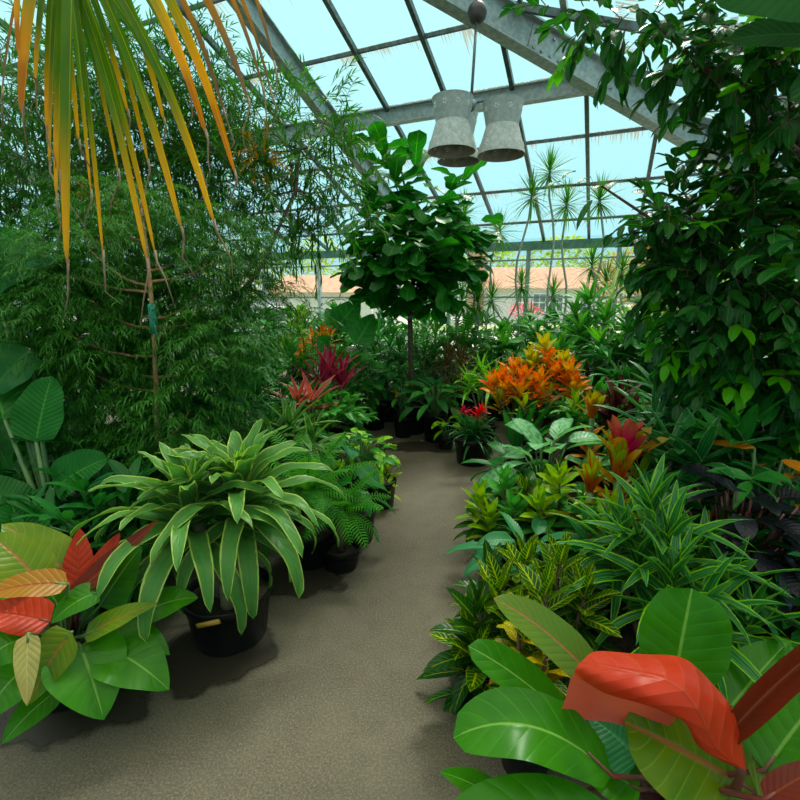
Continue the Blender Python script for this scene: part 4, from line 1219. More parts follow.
croton('croton', 'yellow-green narrow-leaved croton at the path edge behind the blue-green plant', [T(480, 495, 2.75), T(505, 480, 2.75), T(525, 490, 2.7), T(550, 478, 2.8), T(490, 515, 2.65), T(515, 505, 2.6)], 18, .15, .06, ['croton_l', 'midleaf', 'croton_g', 'croton_l'], pot=(.16, .22), lower='croton_d')
croton('croton', 'bushy lime croton between the pale silver-green plant and upright bromeliads', [T(560, 475, 2.55), T(585, 500, 2.5), T(540, 500, 2.5)], 18, .15, .06, ['croton_l', 'midleaf'], pot=(.14, .22), lower='midleaf')
# bromeliads
def brom(label, c, n, L, Wd, mat, inner=None, e=(1.5, .9), pot=(.13, .22), d=(.05, .5), group=None, innern=12):
    rng = R_(); b = V((c.x, c.y, 0)); root = thing('bromeliad', label, 'plant', b, group); potparts(root, *pot)
    if c.z - .12 > pot[1]:
        st = MB(); st.tube([b + V((0, 0, pot[1] - .05)), c], .02, 8); st.build('stem', M['gstem'], root)
    mb = MB()
    for lv in range(1, 4):
        cz = c.z - .13 * lv
        if cz > pot[1] + .02: rosette(mb, V((c.x, c.y, cz)), 7, L, Wd, P_BROM, .9, .0, .3, 1.0, .05, rng, 0, .35, .02, 7, 1)
    rosette(mb, c, n, L, Wd, P_BROM, e[0], e[1] + .2, d[0], d[1], .02, rng, 0, .35, .02, 8, 2, Lin=.85); mb.build('foliage', M[mat], root)
    if inner:
        mb = MB(); rosette(mb, c + V((0, 0, .01)), innern, L * 1.0, Wd * .9, P_BROM, 1.5, 1.1, .05, .4, .0, rng, 0, .35, .02, 8, 2, Lin=.9); mb.build('inner_leaves', M[inner], root)
    return root
brom('bromeliad with bright magenta-pink inner leaves and orange outer ones', T(622, 466, 2.5), 14, .26, .08, 'neo_o', 'neo_r', e=(1.3, .7))
brom('upright green bromeliad with red-orange sides, left of the pink one', T(590, 492, 2.45), 12, .22, .06, 'neo_g', None, e=(1.6, 1.0))
brom('upright yellow-green and red bromeliad directly before the pink one', T(618, 480, 2.4), 9, .22, .065, 'neo_g', None, e=(1.6, 1.0))
brom('small bromeliad with reddish upright leaves below the orange croton', T(592, 418, 3.3), 10, .2, .05, 'neo_o', 'neo_g', e=(1.5, .7))
clump_plant('aglaonema', 'pale silver-green broad-leaved plant right of the path, below the orange croton', (T(548, 450, 3.0).x, T(548, 450, 3.0).y), 22, .70, .24, .30, .15, 'aglao', P_OVATE, pot=(.16, .26), each=True, le=(.7, -.4))
clump_plant('aglaonema', 'lower dark green paddle-leaved plant at left of the pale silver-green one', (T(515, 450, 3.1).x, T(515, 450, 3.1).y), 14, .55, .2, .26, .10, 'darkleaf', P_OVATE, pot=(.15, .26), each=True)
clump_plant('sansevieria', 'dark plant with upright stiff grey-green blades below the orange croton', (T(520, 420, 3.8).x, T(520, 420, 3.8).y), 12, .5, .12, .40, .085, 'darkleaf', P_LANCE, pot=(.15, .26), le=(1.4, .8), droop=.3)
# guzmania with red flowers
c = G(472, 462); c = V((c.x, c.y, 0))
root = thing('bromeliad', 'dark grassy bromeliad with red star flowers in black pot at the path bend', 'plant', c)
potparts(root, .19, .26); rng = R_()
mb = MB()
for (dx, dy) in ((-.06, 0), (.07, .03), (0, -.06), (.02, .08)):
    rosette(mb, c + V((dx, dy, .36)), 22, .32, .026, P_STRAP, 1.1, -.3, .5, 1.4, .12, rng, nl=8)
mb.build('foliage', M['darkleaf'], root)
for (px, py, mt) in ((464, 411, 'magenta'), (482, 409, 'redflower'), (478, 414, 'redflower')):
    f_ = T(px, py, 4.35)
    st = MB(); st.tube([c + V((0, 0, .3)), f_], .008, 6); st.build('stem', M['gstem'], root)
    mb = MB(); rosette(mb, f_, 14, .10, .03, P_LANCE, 1.5, .1, 0, .4, .04, rng, nl=4); mb.build('flower', M[mt], root)
# orange croton
heads = [T(x, y, t) for x, y, t in ((502, 378, 4.1), (514, 368, 4.15), (524, 378, 4.05), (534, 364, 4.2), (520, 390, 3.95), (548, 360, 4.2), (556, 372, 4.1), (564, 362, 4.2), (540, 380, 4.0), (566, 380, 4.05), (507, 388, 4.0), (530, 358, 4.25), (540, 392, 3.95), (574, 384, 3.95), (495, 384, 4.1), (545, 345, 4.3), (570, 372, 4.0))]
croton('croton', 'large croton with a dense crown of orange and yellow leaves, right of path', heads, 16, .19, .07, ['croton_o', 'croton_o', 'croton_o', 'croton_y'], pot=(.2, .3), stemh=.1, e=(1.35, .2), lower=None)
croton('croton', 'brownish croton leaves showing below the orange crown', [T(500, 398, 3.9), T(525, 402, 3.8), T(550, 392, 3.8), T(575, 400, 3.7)], 12, .16, .05, ['croton_b', 'croton_l'], pot=(.16, .26))
rosette_plant('cordyline', 'dark maroon cordyline right of the orange croton', [T(620, 395, 3.55), T(632, 415, 3.5), T(612, 410, 3.6)], 16, .30, .07, 'maroon', e=(1.5, .3), d=(.1, .8), pot=(.16, .26), stemh=.2, na=2)
# warneckii
rosette_plant('dracaena', 'broad mass of dark dracaena with thin white stripes below the ficus tree', [T(690, 400, 2.75), T(655, 425, 2.8), T(720, 425, 2.6), T(668, 400, 3.0), T(705, 450, 2.5), T(745, 400, 2.8)], 18, .46, .065, 'warneck', P_STRAP, e=(1.2, -.1), pot=(.2, .3), rip=.02, na=2, nl=9)
rosette_plant('dracaena', 'leafy dark dracaena at right edge below the ficus, above the orange-backed leaves', [T(770, 400, 2.5), T(800, 420, 2.4), T(745, 440, 2.4)], 14, .42, .07, 'draca', P_STRAP, pot=(.18, .3), na=2, nl=9)
rosette_plant('dracaena', 'dracaena with white-edged leaf bending down above the black-leaved plant', [T(700, 455, 2.3), T(672, 450, 2.45)], 14, .38, .07, 'warneck', P_STRAP, pot=(.18, .28), na=2, nl=9)
rng = R_()
root = clump_plant('ctenanthe', 'plant with orange-backed long leaves at the right edge', (T(770, 445, 2.15).x, T(770, 445, 2.15).y), 7, .90, .16, .24, .06, 'ctenan', P_LANCE, pot=(.15, .25), le=(.3, -.3), droop=.4, each=True)
clump_plant('calathea', 'purple-black leafy plant at the right behind the striped dracaena', (T(745, 500, 2.0).x, T(745, 500, 2.0).y), 85, .80, .28, .15, .09, 'black', P_OVATE, pot=(.18, .25), stem='rstem', le=(.5, -.8))
clump_plant('calathea', 'purple-black leafy plant low in the right corner shadow', (T(790, 560, 1.9).x, T(790, 560, 1.9).y), 60, .6, .28, .15, .09, 'black', P_OVATE, pot=(.18, .25), stem='rstem', le=(.5, -.8))
clump_plant('broadleaf_plant', 'dark green broad-leaved plant at far right between black-leaved plants', (T(800, 500, 2.3).x, T(800, 500, 2.3).y), 24, .8, .3, .2, .08, 'darkleaf', pot=(.18, .25))
croton('croton', 'green croton half hidden between pink bromeliad and striped dracaena', [T(640, 470, 2.5), T(655, 490, 2.3), T(610, 510, 2.2), T(590, 530, 2.15)], 12, .18, .05, ['croton_l', 'darkleaf'], pot=(.15, .25), lower='darkleaf')
LATE.append(lambda: bush('leafy_shrub', 'dark green leafy plant surrounding the orange-backed leaves at right edge', T(775, 450, 2.25).x, T(775, 450, 2.25).y, .95, .3, 60, .2, .055, 'draca'))
LATE.append(lambda: bush('leafy_shrub', 'dark green leafy plant low between the striped dracaena and right edge', T(760, 560, 2.1).x, T(760, 560, 2.1).y, .55, .3, 50, .2, .05, 'darkleaf'))
# big multi-head dracaena back right
dh = [T(x, y, t) for x, y, t in ((605, 318, 4.9), (580, 330, 4.9), (630, 325, 4.9), (560, 350, 4.8), (600, 345, 4.6), (625, 350, 4.7), (590, 300, 5.1), (645, 345, 4.9), (575, 315, 5.2))]
rosette_plant('dracaena', 'big many-headed green dracaena with cream-tipped top, behind the orange croton', dh, 28, .42, .065, 'draca_m', e=(1.2, -.4), d=(.4, 1.3), pot=(.24, .35), inner='draca_l', na=1, rip=.01)
rosette_plant('dracaena', 'pale cream upright leaves beside the trunk posts at back right', [T(612, 290, 5.3)], 9, .42, .04, 'draca_cream', e=(1.5, .7), d=(.1, 1.6), pot=(.16, .3))
clump_plant('rubber_plant', 'small rubber plant with rounded green leaves before the far window', (T(540, 350, 5.5).x, T(540, 350, 5.5).y), 26, 1.3, .32, .20, .12, 'midleaf', P_OVATE, pot=(.18, .3), le=(.4, -.3), droop=.3)
rosette_plant('dracaena', 'bright lime dracaena left of the orange croton', [T(482, 368, 5.0), T(492, 378, 4.8), T(470, 380, 4.9)], 22, .34, .035, 'draca_l', e=(1.2, -.2), pot=(.18, .3))
rosette_plant('cordyline', 'bronze-brown grassy cordyline at the path end, under the thin dracaenas', [T(452, 352, 5.8), T(462, 362, 5.6), T(446, 362, 5.7)], 34, .45, .02, 'browngrass', e=(1.4, -.4), d=(.3, 1.4), pot=(.18, .3), pf=P_THIN)
# thin dracaenas (marginata) with bare stems
for lab, base_px, hs_ in (
    ('thin-stemmed dracaena with spiky heads nearest the fiddle-leaf fig', (478, 6.6), ((464, 210, 6.4), (449, 253, 6.4), (470, 274, 6.3), (478, 300, 6.3), (462, 298, 6.5))),
    ('thin-stemmed dracaena with spiky heads against the far window centre', (505, 6.8), ((500, 228, 6.6), (522, 282, 6.7), (492, 296, 6.6))),
    ('thin-stemmed dracaena with tall pale stems and high spiky heads', (535, 6.2), ((550, 168, 5.9), (532, 192, 5.9), (553, 292, 6.3), (530, 320, 6.3))),
    ('thin-stemmed dracaena with high spiky heads close to the roof post', (575, 6.1), ((567, 200, 6.0), (600, 196, 5.9), (592, 262, 6.2))),
    ('thin-stemmed dracaena half hidden by the ficus leaves', (625, 6.0), ((622, 268, 6.0), (606, 278, 6.1)))):
    b = T(base_px[0], 330, base_px[1]); 
    rosette_plant('dracaena', lab, [T(x, y, t) for x, y, t in hs_], 80, .36, .020, 'margin', P_THIN, e=(1.5, -.9), d=(.1, .7), stemh=.1, pot=(.16, .3), cane='palestem', canr=.014, wob=.16, base=V((b.x, b.y, 0)), nl=4, Lin=.8)
# behind, along the far wall: a row of leafy things
q_ = T(430, 370, 6.3); LATE.append(lambda: bush('leafy_shrub', 'mid-green leafy plant behind the pots at the path end', T(430, 370, 6.4).x, T(430, 370, 6.4).y, .95, .45, 110, .17, .05, 'midleaf', mat2='draca'))
LATE.append(lambda: bush('leafy_shrub', 'leafy plant just behind the bronze grassy cordyline', T(470, 365, 6.5).x, T(470, 365, 6.5).y, .95, .42, 100, .17, .045, 'draca_m', mat2='draca'))
LATE.append(lambda: bush('leafy_shrub', 'leafy plant left of the fig trunk at the back', T(385, 365, 6.6).x, T(385, 365, 6.6).y, 1.0, .45, 100, .17, .05, 'draca', mat2='midleaf'))
rosette_plant('dracaena', 'green dracaena clump left of the fiddle-leaf fig trunk', [T(390, 345, 6.1), T(378, 335, 6.3), T(400, 350, 6.0)], 22, .42, .045, 'draca', pot=(.18, .3))
rosette_plant('dracaena', 'thin-leaved grassy dracaena right of the fig trunk', [T(425, 350, 6.0), T(435, 335, 6.3), T(415, 340, 6.2)], 30, .42, .022, 'margin', pf=P_THIN, pot=(.18, .3))
fern_plant('fern', 'upright dark cycad-like fern behind the bronze cordyline', T(462, 345, 6.5), 11, .65, .11, mat='fern', e=(1.4, .5), pot=(.16, .3), leafw=.02, step=.035)
fern_plant('fern', 'feathery fern behind the lime dracaena', T(500, 350, 6.2), 13, .5, .1, mat='fern', pot=(.16, .3), leafw=.02, step=.03)
LATE.append(lambda: bush('leafy_shrub', 'leafy green plant between the lime dracaena and the far window', T(510, 350, 6.4).x, T(510, 350, 6.4).y, 1.1, .4, 54, 0.176, .07, 'midleaf', P_LANCE))
LATE.append(lambda: bush('leafy_shrub', 'dark leafy plant behind the orange croton', T(560, 350, 5.8).x, T(560, 350, 5.8).y, 1.2, .45, 60, 0.192, .07, 'draca', P_LANCE))
LATE.append(lambda: bush('leafy_shrub', 'dark leafy plant behind the maroon cordyline', T(640, 390, 4.3).x, T(640, 390, 4.3).y, 1.15, .42, 75, 0.192, .08, 'draca', P_LANCE))
LATE.append(lambda: bush('leafy_shrub', 'tall dark leafy plant between the many-headed dracaena and the ficus', T(670, 350, 4.6).x, T(670, 350, 4.6).y, 1.5, .5, 90, 0.192, .08, 'darkleaf', P_OVATE))
LATE.append(lambda: bush('leafy_shrub', 'tall dark leafy plant against the right glass wall', T(760, 360, 3.8).x, T(760, 360, 3.8).y, 1.7, .55, 105, 0.192, .09, 'darkleaf', P_OVATE))
LATE.append(lambda: bush('leafy_shrub', 'green leafy plant left of the maroon cordyline, below the croton', T(590, 395, 3.9).x, T(590, 395, 3.9).y, .85, .3, 45, 0.176, .06, 'midleaf', P_LANCE))

def bush(name, label, x, y, H, R, n, L, Wd, mat, pf=P_LANCE, z0=.22, mat2=None, cat='plant', pot=(.18, .28), ldroop=.7):
    rng = R_()
    b = V((x, y, 0)); root = thing(name, label, cat, b)
    if pot: potparts(root, *pot)
    g = MB(); mb = MB()
    C = V((x, y, (H + z0) / 2 + .05)); rz = max(.1, (H - z0) / 2)
    for k in range(7):
        r = rvec(rng); g.tube([b + V((r.x * .04, r.y * .04, pot[1] - .05 if pot else 0)), C + V((r.x * R * .3, r.y * R * .3, 0)), C + V((r.x * R * .8, r.y * R * .8, rz * .6))], [.010, .007, .004], 5)
    blob(mb, g, C, (R, R, rz), n, .16, 6, L, Wd, pf, rng, up=.35, droopt=.6, m=0, m2=1 if mat2 else None, p2=.3, nl=4, ldroop=ldroop, leafang=.9, sr=.0025)
    g.build('stem', M['gstem'], root); mb.build('foliage', [M[mat]] + ([M[mat2]] if mat2 else []), root)
    return root
for k_, (u_, d_, H_, R__, mt, m2_, L_, W_, lab) in enumerate((
    (-6.80, 1.25, 1.35, 0.51, 'darkleaf', 'midleaf', .2, .05, 'leafy bush against the far left window wall, beyond the car'),
    (-5.70, 1.15, 1.20, 0.47, 'midleaf', None, .18, .06, 'mid-green bush under the far window left of the elephant-ear leaves'),
    (-4.70, 1.25, 1.25, 0.42, 'draca', 'midleaf', .2, .045, 'bush under the far window behind the elephant-ear leaves'),
    (-3.90, 1.15, 1.10, 0.42, 'darkleaf', None, .16, .06, 'dark bush under the far window behind the fig trunk'),
    (-3.00, 1.15, 1.10, 0.42, 'midleaf', 'draca', .2, .04, 'bush under the far window just right of the fig'),
    (-2.10, 1.05, 1.10, 0.42, 'draca', 'midleaf', .18, .05, 'bush under the far window below the house chimney'),
    (-1.20, 1.05, 1.00, 0.42, 'midleaf', None, .2, .045, 'bush under the far window below the white house'),
    (-0.30, 1.05, 1.15, 0.42, 'darkleaf', 'midleaf', .2, .05, 'bush under the far window below the right end of the house'),
    (0.60, 1.05, 1.30, 0.42, 'draca', 'draca_l', .22, .045, 'bush with some lime leaves under the far window at right'),
    (1.60, 1.05, 1.60, 0.51, 'midleaf', 'darkleaf', .2, .06, 'bush in the far right corner by the rust-coloured tree'),
    (2.05, 1.50, 1.80, 0.60, 'darkleaf', None, .2, .07, 'dark bush in the right corner behind the ficus'),
    (1.95, 2.80, 1.80, 0.65, 'darkleaf', None, .2, .08, 'dark bush along the right glass wall behind the ficus'),
    (2.05, 4.20, 1.70, 0.65, 'darkleaf', None, .2, .08, 'dark bush along the right glass wall behind the striped dracaenas'))):
    q_ = B(u_, d_, 0); bush('leafy_shrub', lab, q_.x, q_.y, H_ + .08, R__ * 1.08, 150, L_, W_ * 1.15, mt, mat2=m2_)
for f_ in LATE: f_()
# ---- path end pots
clump_plant('peace_lily', 'glossy green plant in a black pot at the far end of the path', (G(435, 440).x, G(435, 440).y), 34, .62, .28, .27, .10, 'darkleaf', P_OVATE, pot=(.15, .33), each=True, mats=['darkleaf', 'midleaf'])
clump_plant('young_tree', 'small potted plant with brown-tinged top leaves at the path end', (G(403, 436).x, G(403, 436).y), 18, .62, .14, .14, .06, 'midleaf', P_OVATE, pot=(.12, .24), mats=['midleaf', 'croton_b', 'darkleaf'])
clump_plant('monstera', 'bushy potted plant with cut leaves left of the small brown-tinged one', (G(374, 428).x, G(374, 428).y), 36, .78, .3, .17, .13, 'midleaf', P_HEART, pot=(.16, .3), mats=['midleaf', 'darkleaf'])
clump_plant('broadleaf_plant', 'dark potted plant between the two pots at path end', (G(418, 424).x, G(418, 424).y), 22, .6, .2, .18, .07, 'darkleaf', P_LANCE, pot=(.14, .28))
clump_plant('pothos', 'tiny yellow-green trailing leaves beside the pot at path end', (T(446, 434, 5.1).x, T(446, 434, 5.1).y), 9, .32, .1, .14, .08, 'lime', P_HEART, pot=(.09, .14))
# ---- left side, front to back
clump_plant('pothos', 'lime and yellow-green leafy plant at the left bend of the path', (T(358, 450, 3.7).x, T(358, 450, 3.7).y), 60, .52, .32, .13, .07, 'lime', P_HEART, pot=(.17, .26), mats=['lime', 'lime', 'midleaf'])
croton('croton', 'small lime croton with orange flecks hanging over the path bend', [T(380, 458, 3.7), T(388, 468, 3.65), T(372, 470, 3.6)], 13, .14, .04, ['croton_l', 'croton_l', 'croton_o'], pot=(.13, .22), lower='croton_l')
root = clump_plant('anthurium', 'plant with a few broad blue-green leaves above the lime plant', (T(345, 455, 3.4).x, T(345, 455, 3.4).y), 6, .62, .16, .2, .14, 'spath', P_HEART, pot=(.14, .24), le=(.2, -.4), each=True)
clump_plant('anthurium', 'broad green leaves hanging beside the fern over the path', (T(356, 478, 3.1).x, T(356, 478, 3.1).y), 7, .42, .14, .2, .12, 'alocasia', P_HEART, pot=(.13, .22), le=(.0, -.6), each=True)
rosette_plant('dracaena', 'dracaena with broad dark leaves just behind the fern', [T(290, 425, 3.3), T(270, 440, 3.2), T(312, 440, 3.3)], 16, .38, .07, 'masang', P_STRAP, pot=(.18, .28), rip=.02, na=2)
rosette_plant('dracaena', 'dark upright dracaena cluster right of the lacy aralia', [T(240, 385, 3.9), T(228, 395, 3.8), T(256, 395, 3.9), T(245, 370, 4.0)], 18, .34, .055, 'draca', P_LANCE, e=(1.4, .1), pot=(.18, .3), na=2)
rosette_plant('cordyline', 'dusty pink cordyline before the crimson one, left of path', [T(298, 400, 4.1), T(312, 396, 4.15)], 9, .36, .075, 'pink', P_LANCE, e=(1.2, .2), d=(.1, .5), pot=(.15, .28), na=2)
rosette_plant('cordyline', 'crimson cordyline with upright pointed leaves at left of path end', [T(332, 372, 4.9), T(322, 380, 4.85), T(342, 380, 4.9)], 13, .42, .06, 'crimson', P_LANCE, e=(1.5, .5), d=(.0, .6), pot=(.16, .3), na=2)
croton('croton', 'orange-tipped croton behind the crimson cordyline', [T(312, 334, 5.4), T(322, 332, 5.4), T(330, 334, 5.4), T(300, 352, 5.3), T(303, 345, 5.3)], 12, .16, .05, ['croton_o'], pot=(.16, .3), lower='croton_l')
croton('croton', 'bright yellow-green croton at left of the orange-tipped one', [T(292, 335, 5.6), T(298, 325, 5.7), T(285, 345, 5.5), T(300, 315, 5.7)], 12, .24, .06, ['croton_l'], pot=(.16, .3))
base = T(355, 370, 5.6); base = V((base.x, base.y, 0))
root = thing('elephant_ear', 'plant with two big upright ribbed leaves behind the crimson cordyline', 'plant', base)
potparts(root, .18, .3)
for (b, tp, tb, tt, hw) in (((336, 328), (360, 300), 5.7, 5.8, 14), ((356, 344), (374, 314), 5.4, 5.6, 13), ((328, 346), (316, 338), 5.3, 5.2, 9), ((340, 330), (326, 308), 5.7, 5.8, 10)):
    hero_leaf(root, b, tp, tb, tt, hw, 'alocasia', .0, petiole=base + V((0, 0, .26)), nh=V((.2, -1, .3)))
# blue-green palm left back
base = T(235, 380, 5.0); base = V((base.x, base.y, 0))
root = thing('palm_tree', 'low palm with pale blue-green arching frond behind the dark dracaenas', 'tree', base)
potparts(root, .18, .3); rng = R_()
for (tx, ty) in ((290, 330), (262, 300), (215, 300), (250, 345), (200, 340)):
    e_ = T(tx, ty, 4.9); st0 = base + V((0, 0, .26)); mid = V((st0.x + (e_.x - st0.x) * .3, st0.y, e_.z + .1))
    pts = [st0 * (1 - q) ** 2 + mid * 2 * q * (1 - q) + e_ * q * q for q in [k / 14 for k in range(15)]]
    mb = MB(); mb.tube(pts, .006, 5)
    for k in range(5, 15):
        t = (pts[k] - pts[k - 1]).normalized(); sd = t.cross(V((0, 0, 1))).normalized()
        for sg in (-1, 1):
            d_ = (sd * sg + t * .7 - V((0, 0, .2)))
            leaf(mb, pts[k], math.atan2(d_.y, d_.x), .1, .30, .035, P_LANCE, droop=.9, nl=4, rng=rng)
    mb.build('frond', M['palmdark'], root)
for lab, px, py, t, n, H, sp, L, Wd, mt in (
    ('mixed green leafy plant filling under the narrow-leaved tree', 205, 400, 4.5, 110, 1.25, .6, .26, .06, 'darkleaf'),
    ('leafy green plant behind the pink cordyline', 275, 375, 5.0, 50, 1.0, .4, .24, .06, 'midleaf'),
    ('leafy plant left of the big ribbed leaves near the windows', 318, 350, 6.2, 40, 1.2, .4, .24, .07, 'midleaf'),
    ('dark leafy plant in front of the fig pot', 350, 385, 5.5, 40, .85, .3, .16, .09, 'midleaf'),
    ('dark leafy plant between fern and dark dracaenas', 255, 430, 3.4, 40, .65, .32, .24, .06, 'darkleaf'),
    ('low dark plant in the shade under the lacy aralia', 150, 480, 2.9, 50, .55, .4, .26, .06, 'darkleaf'),
    ('low dark plant under the left edge leaves', 40, 500, 2.9, 50, .7, .4, .28, .07, 'darkleaf'),
    ('dark leafy plant beneath the pink cordyline', 320, 410, 4.3, 40, .62, .3, .17, .07, 'midleaf'),
    ('dark plant behind the front philodendron', 100, 530, 2.45, 30, .5, .3, .24, .06, 'darkleaf'),
    ('dark leafy plant deep behind the lacy aralia', 130, 380, 4.2, 150, 1.7, .8, .3, .08, 'darkleaf'),
    ('dark leafy plant in the far left corner', 20, 360, 4.4, 130, 2.0, .8, .34, .1, 'darkleaf')):
    p = T(px, py, t)
    bush('leafy_shrub', lab, p.x, p.y, H, sp, int(n * 1.3), L * .8, Wd, mt)

# ---- wet patches under the pots
def patch(cx, cy, rx, ry, seed):
    rng = random.Random(seed); mb = MB(); n = 28
    mb.v = [V((cx, cy, .003))]
    for k in range(n):
        a = 2 * PI * k / n; q = 1 + .10 * math.sin(3 * a + seed) + .06 * math.sin(7 * a + 2 * seed)
        mb.v.append(V((cx + rx * q * math.cos(a), cy + ry * q * math.sin(a), .003)))
    for k in range(n): mb.quad((0, 1 + k, 1 + (k + 1) % n), [(0, 0), (1, 0), (1, 0)])
    return mb
for i, (px, py, rx, ry, lab) in enumerate(((215, 655, .30, .24, 'dark wet stain on the concrete around the dracaena pot'), (70, 705, .34, .22, 'dark wet stain below the front left philodendron'), (300, 575, .3, .26, 'dark wet stain beneath the fern pots'), (420, 447, .5, .22, 'dark wet stain under the pots at path end'))):
    p = G(px, py)
    o = patch(p.x, p.y, rx, ry, i + 1).build('wet_patch', M['wet'], origin=None)
    tag(o, lab, 'stain')

# ================================================================== OUTSIDE
# house
hc = T(548, 318, 33); hb = V((hc.x, hc.y, -.13)) 
root = thing('house', 'white house with terracotta roof across the street', 'building', hb)
g = MB(); g.box(hb + V((0, 3, 1.3)), (9, 6, 2.6)); g.build('wall', M['stucco'], root, smooth=False)
g = MB(); b0 = 0
x0, x1 = -5, 5
for (x, y, z) in ((x0, -.5, 2.4), (x1, -.5, 2.4), (x1, 6.5, 2.4), (x0, 6.5, 2.4), (x0 + .6, 3, 4.0), (x1 - .6, 3, 4.0)): g.v.append(hb + V((x, y, z)))
for f_ in ((0, 1, 5, 4), (1, 2, 5), (2, 3, 4, 5), (3, 0, 4), (3, 2, 1, 0)): g.quad(f_, [(0, 0)] * len(f_))
g.build('roof', M['rooftile'], root, smooth=False)
for x in (-1.9, -.7, .5, 2.6):
    f_ = MB(); f_.box(hb + V((x, -.03, 1.45)), (1.0, .08, 1.3)); w_ = f_.build('window', M['white'], root, smooth=False)
    p_ = MB()
    for a in (-.22, .22):
        for z in (1.15, 1.75): p_.box(hb + V((x + a, -.08, z)), (.36, .03, .5))
    p_.build('pane', M['darkglass'], w_, smooth=False)
g = MB(); g.box(hb + V((-4.9, 1, 2.6)), (1.2, 1.2, 5.4)); g.build('chimney', M['brick'], root, smooth=False)
# second low building left, terracotta roof
hb2 = T(330, 312, 30); hb2 = V((hb2.x, hb2.y, -.13))
root = thing('house', 'low house with pinkish roof seen through the left panes', 'building', hb2)
g = MB(); g.box(hb2 + V((0, 3, 1.1)), (7, 6, 2.2)); g.build('wall', M['stucco'], root, smooth=False)
g = MB()
for (x, y, z) in ((-4, -.5, 2.1), (4, -.5, 2.1), (4, 6.5, 2.1), (-4, 6.5, 2.1), (-3.4, 3, 3.3), (3.4, 3, 3.3)): g.v.append(hb2 + V((x, y, z)))
for f_ in ((0, 1, 5, 4), (1, 2, 5), (2, 3, 4, 5), (3, 0, 4), (3, 2, 1, 0)): g.quad(f_, [(0, 0)] * len(f_))
g.build('roof', M['rooftile'], root, smooth=False)
# outdoor trees and shrubs
def outtree(name, label, px, py, t, rx, rz, n, ls, mat, trunkh=2.0):
    rng = R_(); c = T(px, py, t); b = V((c.x, c.y, -.13)); root = thing(name, label, 'tree', b)
    g = MB(); g.tube([b, V((c.x, c.y, c.z))], [.18, .08], 8)
    mb = MB()
    for k in range(7):
        r = rvec(rng); g.tube([V((c.x, c.y, max(.3, c.z - rz * .6))), c + V((r.x * rx * .7, r.y * rx * .7, r.z * rz * .7))], [.05, .02], 5)
    for k in range(n):
        r = rvec(rng)
        if rng.random() < .5: r.normalize()
        p = c + V((r.x * rx, r.y * rx, r.z * rz)) * (1 + .12 * math.sin(r.x * 9) * math.cos(r.z * 8))
        leaf(mb, p, rng.uniform(0, 6.28), rng.uniform(-.6, .8), ls, ls * .5, P_OVATE, droop=.4, nl=2, rng=rng)
    g.build('trunk', M['dbark'], root); mb.build('crown', M[mat], root)
outtree('leafy_tree', 'yellow-green tree behind the white house, left part of the window', 480, 276, 50, 4.1, 3.8, 1500, .7, 'outgreen')
outtree('leafy_tree', 'yellow-green tree above the middle of the house roof', 560, 276, 50, 4.1, 3.8, 1800, .7, 'outgreen')
outtree('leafy_tree', 'yellow-green tree right of the house roof', 640, 276, 50, 4.1, 3.8, 1500, .7, 'outgreen')
outtree('leafy_tree', 'rust-coloured tree outside at right of the far window', 655, 282, 18, 2.2, 1.25, 1800, .3, 'outred')
outtree('leafy_tree', 'pale green tree seen between the left panes', 320, 276, 50, 4.1, 3.8, 1300, .7, 'outgreen')
outtree('leafy_tree', 'pale green tree far beyond the left narrow-leaved tree', 240, 276, 50, 4.1, 3.8, 1300, .7, 'outgreen')
outtree('leafy_tree', 'pale green tree beyond the fiddle-leaf fig', 400, 276, 50, 4.1, 3.8, 1300, .7, 'outgreen')
outtree('leafy_tree', 'yellow-green tree far outside the right wall', 760, 275, 36, 6, 3, 1500, .6, 'outgreen')
outtree('flowering_shrub', 'pink flowering bush in front of the white house', 525, 311, 27, .9, .45, 450, .18, 'outpink')
# low verge strips
g = MB(); g.box(V((6, 28, -.10)), (70, 5, .06)); tag(g.build('grass_verge', M['verge'], smooth=False), 'dry grass strip along the street before the house', 'lawn', kind='stuff')
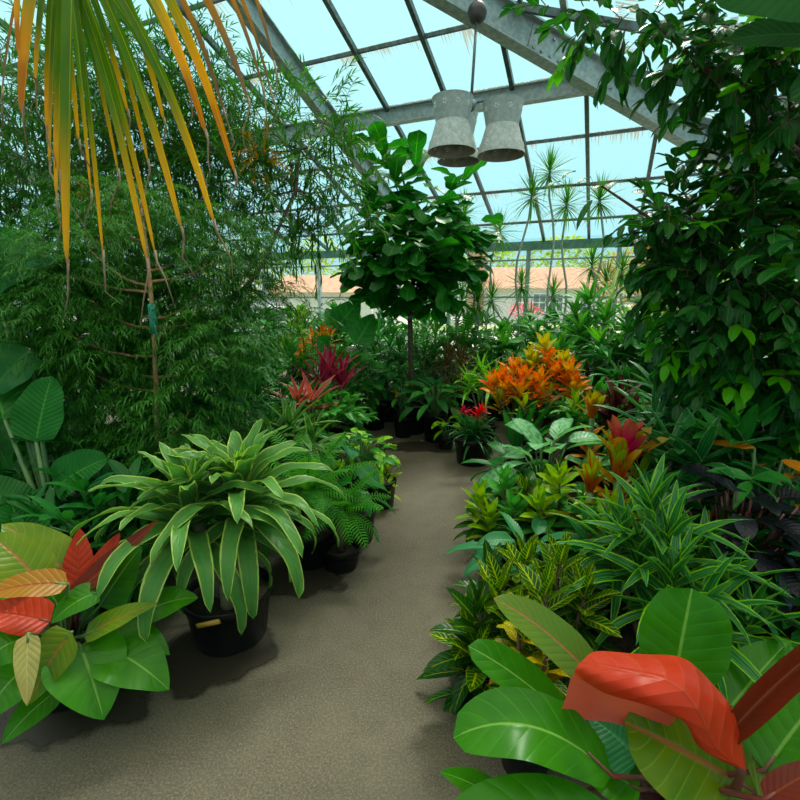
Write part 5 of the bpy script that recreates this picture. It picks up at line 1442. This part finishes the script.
# wire fence close outside the far wall
root = thing('wire_fence', 'pale wire fence running just outside the far wall', 'fence', B(-1, -1.6, -.13))
for i in range(12):
    p = B(-9 + i * 1.2, -1.6, -.13); q_ = MB(); q_.tube([p, p + V((0, 0, 1.5))], .03, 6); q_.build('post', M['meshgrey'], root)
for side_u, side_n in ((-9, 60),):
    q_ = MB()
    for i in range(45):
        u_ = -9 + i * .3
        q_.tube([B(u_, -1.6, -.1), B(u_, -1.6, 1.3)], .004, 3)
    for i in range(9): q_.tube([B(-9, -1.6, .05 + i * .155), B(4.2, -1.6, .05 + i * .155)], .004, 3)
    q_.build('wire_mesh', M['meshgrey'], root)
# parked car on the left
cb = T(262, 322, 17); cb = V((cb.x, cb.y, -.13))
root = thing('car', 'white car parked outside beyond the left panes', 'car', cb)
def prism(mb, outline, y0, y1, o_):
    n = len(outline); b0 = len(mb.v)
    for y in (y0, y1):
        for (x, z) in outline: mb.v.append(o_ + V((x, y, z)))
    mb.quad(tuple(b0 + i for i in range(n)), [(0, 0)] * n); mb.quad(tuple(b0 + n + i for i in reversed(range(n))), [(0, 0)] * n)
    for i in range(n): mb.quad((b0 + i, b0 + n + i, b0 + n + (i + 1) % n, b0 + (i + 1) % n), [(0, 0)] * 4)
g = MB(); prism(g, [(-2.2, .3), (2.2, .3), (2.25, .75), (1.5, .95), (.85, 1.45), (-1.2, 1.5), (-1.9, 1.0), (-2.25, .85)], -.9, .9, cb); g.build('body', M['white'], root, smooth=False)
g = MB(); prism(g, [(-1.65, .98), (1.25, .98), (.78, 1.38), (-1.15, 1.42)], -.92, .92, cb); g.build('window', M['darkglass'], root, smooth=False)
for x in (-1.4, 1.4):
    for y in (-.85, .85):
        g = MB(); g.tube([cb + V((x, y - .1, .33)), cb + V((x, y + .1, .33))], .33, 16); g.build('wheel', M['rubber'], root)

# repeats carry a group
GRP = {'leafy_tree': 'trees growing outside the greenhouse', 'leafy_shrub': 'leafy shrubs filling the beds', 'croton': 'crotons in the beds', 'dracaena': 'potted dracaenas', 'fern': 'potted ferns',
       'bromeliad': 'potted bromeliads', 'cordyline': 'potted cordylines', 'wet_patch': 'damp stains on the concrete', 'house': 'houses across the street', 'podocarpus_tree': 'narrow-leaved trees on the left',
       'philodendron': 'philodendrons at the front of the path', 'peace_lily': 'blue-green and glossy broad-leaved pot plants', 'calathea': 'black-leaved plants at the right', 'anthurium': 'broad-leaved plants beside the fern'}
for o in list(COL.objects):
    if o.parent is None and 'label' in o.keys() and 'group' not in o.keys():
        g_ = GRP.get(o.name.split('.')[0])
        if g_: o['group'] = g_
